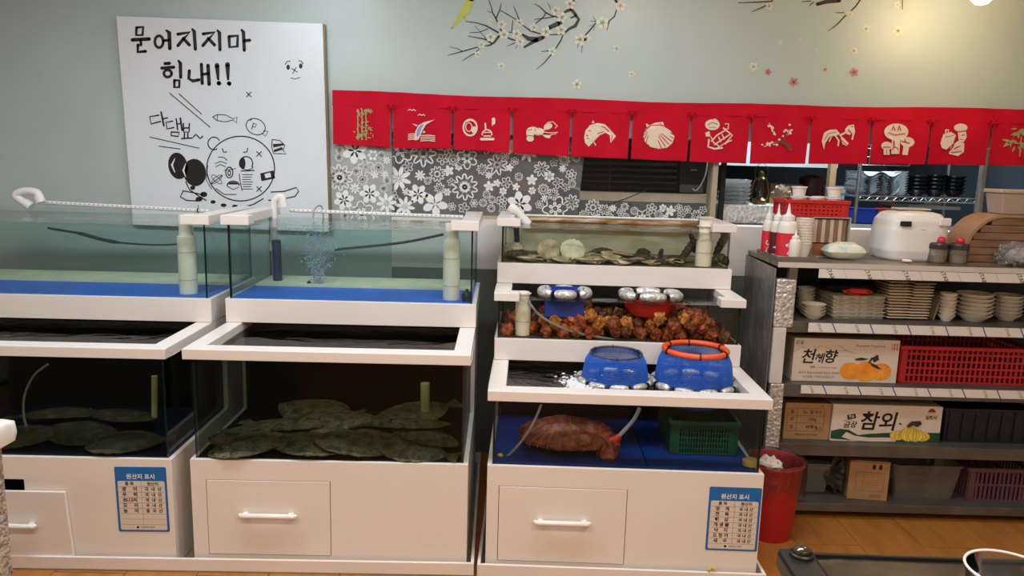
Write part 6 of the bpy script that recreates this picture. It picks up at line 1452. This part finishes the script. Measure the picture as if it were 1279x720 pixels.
def rack_stack(name, label, cat, px0, px1, ytop, n, m, grp, dy=.12, hk=1.6):
    Y = YR + dy; xa, xb = at(px0, 240, Y).x, at(px1, 240, Y).x; r = (xb - xa) / 2; top = at((px0 + px1) / 2, ytop, Y).z; st = (top - zt0) / (n + hk - 1); L_ = ((xa + xb) / 2, Y, zt0)
    b = bowl_proto(name, pile_label(label, 0, n), cat, r, st * hk, m, grp, L_)
    for k in range(1, n): dup(b, (L_[0], Y, zt0 + k * st), None, pile_label(label, k, n))
rack_stack('small_dish', 'pale small dish in the slim stack beside the wavy platters', 'dish', 1115, 1132, 214, 9, mat('pale_grey_ceramic', (176, 186, 190), .3), 'slim dish stack on the rack', .08, 1.3)
blk = mat('black_lacquer', (34, 34, 38), .25, var=.1)
rack_stack('black_bowl', 'glossy black bowl in the stack beside the slim dishes', 'bowl', 1132, 1157, 219, 5, blk, 'black bowls beside the slim dishes')
rack_stack('black_bowl', 'glossy black bowl in the stack between two black stacks', 'bowl', 1154, 1180, 218, 5, blk, 'black bowls in the middle stack', .14)
rack_stack('black_bowl', 'glossy black bowl in the stack next to the rack post', 'bowl', 1178, 1204, 220, 5, blk, 'black bowls by the rack post', .14)
c = at(1165, 252, YR - .02); t = thing('steel_tray', 'flat steel tray sticking out under the black bowls', 'tray', (c.x, YR + .05, RT[0] - .070)); MB().box(-.16, .16, -.10, .12, 0, .004).box(-.16, .16, -.10, -.096, .004, .02).box(-.16, .16, .116, .12, .004, .02).build('tray_plate', steel, t)
MB().box(-.158, -.15, .1205, .30, .004, .064).build('hanger', steel, t); MB().box(.15, .158, .1205, .30, .004, .064).build('hanger', steel, t)
z1 = RT[1] + .0065
xa, xb = at(1074, 262, YR).x, at(1098, 262, YR).x; t = thing('blue_tub', 'bright blue tub behind the rack grid', 'tub', ((xa + xb) / 2, YR + .10, z1)); X = (xb - xa) / 2; MB().frust((-X * .9, X * .9, -.07, .07, 0), (-X, X, -.08, .08, .085)).build('tub_body', mat('bright_blue', (34, 64, 176), .4), t, bevel=.004)
MB().box(-X - .004, X + .004, -.084, .084, .086, .094).build('tub_rim', mat('bright_blue', (34, 64, 176), .4), t, bevel=.002)
xa, xb = at(1099, 262, YR).x, at(1122, 262, YR).x; t = thing('orange_tub', 'orange red tub next to the blue tub on the rack', 'tub', ((xa + xb) / 2, YR + .10, z1)); X = (xb - xa) / 2; MB().frust((-X * .9, X * .9, -.07, .07, 0), (-X, X, -.08, .08, .088)).build('tub_body', mat('orange_red', (190, 64, 40), .4), t, bevel=.004); MB().box(-X - .004, X + .004, -.084, .084, .089, .097).build('tub_rim', mat('orange_red', (190, 64, 40), .4), t, bevel=.002)
# prep counter below the rack in the kitchen
kcx = tag(MB().box(1.9, 3.2, 4.38, 4.70, .86, 1.16).build('prep_counter', steel_dk), 'dull steel prep counter in front of the wire rack', 'counter')
for j, px in enumerate((1085, 1106)):
    c = at(px, 300, 4.5); t = thing('white_bucket', ['small white bucket next to the chrome rack post', 'small white bucket behind the rice cooker'][j], 'bucket', (c.x, 4.5, 1.1605)); MB().lathe([(.040, 0), (.052, .085), (.056, .085), (.056, .095), (.05, .095), (.038, .006)], 20).build('bucket_wall', milk, t, True); MB().tube(hose([(-.055, 0, .09), (-.05, -.05, .06), (0, -.065, .05), (.05, -.05, .06), (.055, 0, .09)], 16), .0018, 5).build('wire_handle', chrome, t)
# steel column and far counters and cupboards
c = at(1222, 240, 4.35); tag(MB().tube([(0, 0, 0), (0, 0, CEIL)], .022, 16).build('steel_column', steel, None, True, loc=(c.x, 4.33, 0)), 'round steel column in the kitchen', 'column')
c = at(1058, 225, 4.6); tag(MB().box(-.02, .02, 0, .05, 0, 2.4).build('wooden_post', mat('tan_post', (150, 122, 88), .6, var=.1), None, loc=(at(1040, 225, 5.0).x, 5.0, 0)), 'tan wooden post behind the tubs', 'post')
wc = thing('wall_cupboard', 'pale wall cupboard hanging low over the kitchen', 'cupboard', (at(972, 206, 5.4).x, 5.4, 1.595)); MB().box(-.42, .42, 0, .35, 0, .5).build('cupboard_body', mat('pale_blue_white', (196, 204, 208), .4), wc)
MB().tube([(-.3, .2, .5), (-.3, .2, CEIL - 1.6)], .008, 6).build('hanging_rod', steel, wc); MB().tube([(.3, .2, .5), (.3, .2, CEIL - 1.6)], .008, 6).build('hanging_rod', steel, wc)
dc = thing('kitchen_range', 'dark kitchen range seen through the pass-through', 'range', (at(1000, 260, 5.5).x, 5.5, 0)); MB().box(-.7, .6, 0, .6, 0, 1.22).build('range_body', blackm, dc); MB().box(-.7, .6, 0, .6, 1.221, 1.25).build('range_top', steel_dk, dc)
c = at(1014, 240, 5.45)
for j, (px, hh, m_, nm, lb, ct_) in enumerate([(985, .22, cardboard, 'kitchen_carton', 'brown carton standing on the dark kitchen range', 'box'), (1022, .26, mat('dark_red_pot', (96, 36, 36), .4), 'stock_pot', 'dark red stock pot on the kitchen range', 'pot'), (1050, .20, mat('pale_blue_tub', (176, 194, 204), .4), 'pale_tub', 'pale blue tub on the kitchen range', 'tub')]):
    x = at(px, 240, 5.6).x; t = thing(nm, lb, ct_, (x, 5.75, 1.2505))
    if j == 1: MB().lathe([(.08, 0), (.085, .01), (.085, hh), (.08, hh + .012), (.02, hh + .03), (.001, hh + .031)], 24).build('pot_body', m_, t, True); MB().tube([(-.1, 0, hh * .8), (.1, 0, hh * .8)], .008, 8).build('grips', black, t)
    elif j == 0: MB().box(-.12, .12, -.1, .1, 0, hh).build('carton_body', m_, t, bevel=.003); MB().box(-.12, .12, -.1005, -.1, hh * .45, hh * .52).build('tape', mat('tape_tan', (186, 160, 120), .4), t)
    else: MB().frust((-.06, .06, -.06, .06, 0), (-.075, .075, -.07, .07, hh)).build('tub_body', m_, t, bevel=.004); MB().box(-.08, .08, -.075, .075, hh, hh + .012).build('lid', m_, t)
c = at(1015, 238, 4.9); tag(MB().blob((0, 0, .028), (.028, .028, .028), .05, 2, 3, 18, 12).build('lemon', mat('lemon_yellow', (190, 180, 50), .5, var=.1), None, True, loc=(c.x, 5.52, 1.2505)), 'small yellow lemon on the edge of the kitchen range', 'lemon')

# ================================================================== FOREGROUND
# stucco partition with white rounded cap
stuc = ramp_mat('rough_stucco', [(.35, (136, 126, 118)), (.5, (178, 168, 158)), (.7, (204, 196, 186))], 55, .8, 1.0, 70, dist=.03)
px_ = at(31, 548, 1.605).x
pw = thing('low_partition', 'low rough stucco partition with a white rounded cap', 'partition', (px_, 1.5, 0))
zc_ = at(12, 541, 1.55).z
MB().box(-1.5, -.03, -.05, .07, 0, zc_ - .03).build('stucco_wall', stuc, pw)
prof = [(-.075, -.03), (-.085, -.012), (-.08, .012), (-.05, .024), (.07, .024), (.10, .012), (.105, -.012), (.095, -.03)]
mb = MB(); nP = len(prof); secs = [(-1.5, 1.0), (-.04, 1.0), (-.012, .93), (-.002, .78), (0, .6)]
for x, s in secs: mb.v += [(x, .01 + (y - .01) * s, zc_ + z * (s * .4 + .6)) for y, z in prof]
for i in range(len(secs) - 1):
    for k in range(nP): mb.f.append((i * nP + k, i * nP + (k + 1) % nP, (i + 1) * nP + (k + 1) % nP, (i + 1) * nP + k)); mb.mi.append(0)
mb.f.append(tuple(range(nP))); mb.f.append(tuple((len(secs) - 1) * nP + k for k in range(nP))); mb.mi += [0, 0]
mb.build('cap', white_gloss, pw, True, angle=50)
# dining table carrying a portable stove
TZt = .70
a = onz(970, 684, TZt + .052); b = onz(1279, 714, TZt + .05)
tb = thing('dining_table', 'dark dining table edge under the black stove', 'table', (a.x + .03, a.y - .05, 0), 0)
MB().box(0, 1.1, -.70, 0, TZt - .03, TZt).build('table_top', mat('dark_table', (58, 44, 34), .35, var=.15), tb, bevel=.004)
for x in (.05, 1.0):
    for y in (-.66, -.09): MB().box(x, x + .05, y, y + .05, 0, TZt - .031).build('leg', black, tb)
st_ = thing('table_stove', 'black framed table stove with a steel plate and round corner knob', 'stove', (a.x + .004, a.y + .0, TZt + .0005), R(-1.0))
plm = ramp_mat('dark_plate_gold_glints', [(.46, (42, 41, 40)), (.50, (96, 86, 70)), (.56, (70, 64, 56))], 5, .3, .1, 30, metal=.7)  # dark patches, with bronze tones painting warm reflections on the metal
MB().box(0, .85, -.45, 0, 0, .028).build('stove_base', black, st_, bevel=.004)
MB().box(.01, .84, -.44, -.012, .0285, .036).build('steel_plate', plm, st_)
MB().box(0, .85, -.011, 0, .0285, .044).build('frame_rail', mat('grey_black_frame', (26, 25, 25), .35), st_, bevel=.003)
MB().box(-.004, .075, -.30, .004, .0001, .052).build('corner_block', mat('grey_black_frame', (26, 25, 25), .35), st_, bevel=.012)
MB().lathe([(.026, 0), (.026, .006), (.022, .009), (.021, .006), (.001, .006)], 28).build('knob_ring', black, st_, True, loc=(.040, -.035, .052)); MB().lathe([(.019, 0), (.019, .010), (.013, .015), (.001, .016)], 28).build('knob', mat('polished_knob', (120, 112, 100), .15, .9), st_, True, loc=(.040, -.035, .0585))
# clear container with a white rim on the stove
c = onz(1245, 700, TZt + .10)
cc = thing('clear_container', 'clear container with a bright white rim beside the stove plate', 'container', (c.x - .012, c.y - .068, TZt + .037 + .0005))
MB().lathe([(.068, 0), (.074, .004), (.084, .075)], 32, cap=False).build('container_wall', clear('smoky_plastic', (.8, .8, .8), 1.45, .05, haze=.08, hazecol=(.6, .6, .6)), cc, True)
MB().ring((0, 0, .076), .084, .084, .0028, 40, 8).build('rim', white_gloss, cc, True); MB().lathe([(.001, 0), (.068, .0005), (.068, .002), (.001, .002)], 28).build('bottom', MATS['smoky_plastic'], cc, True)
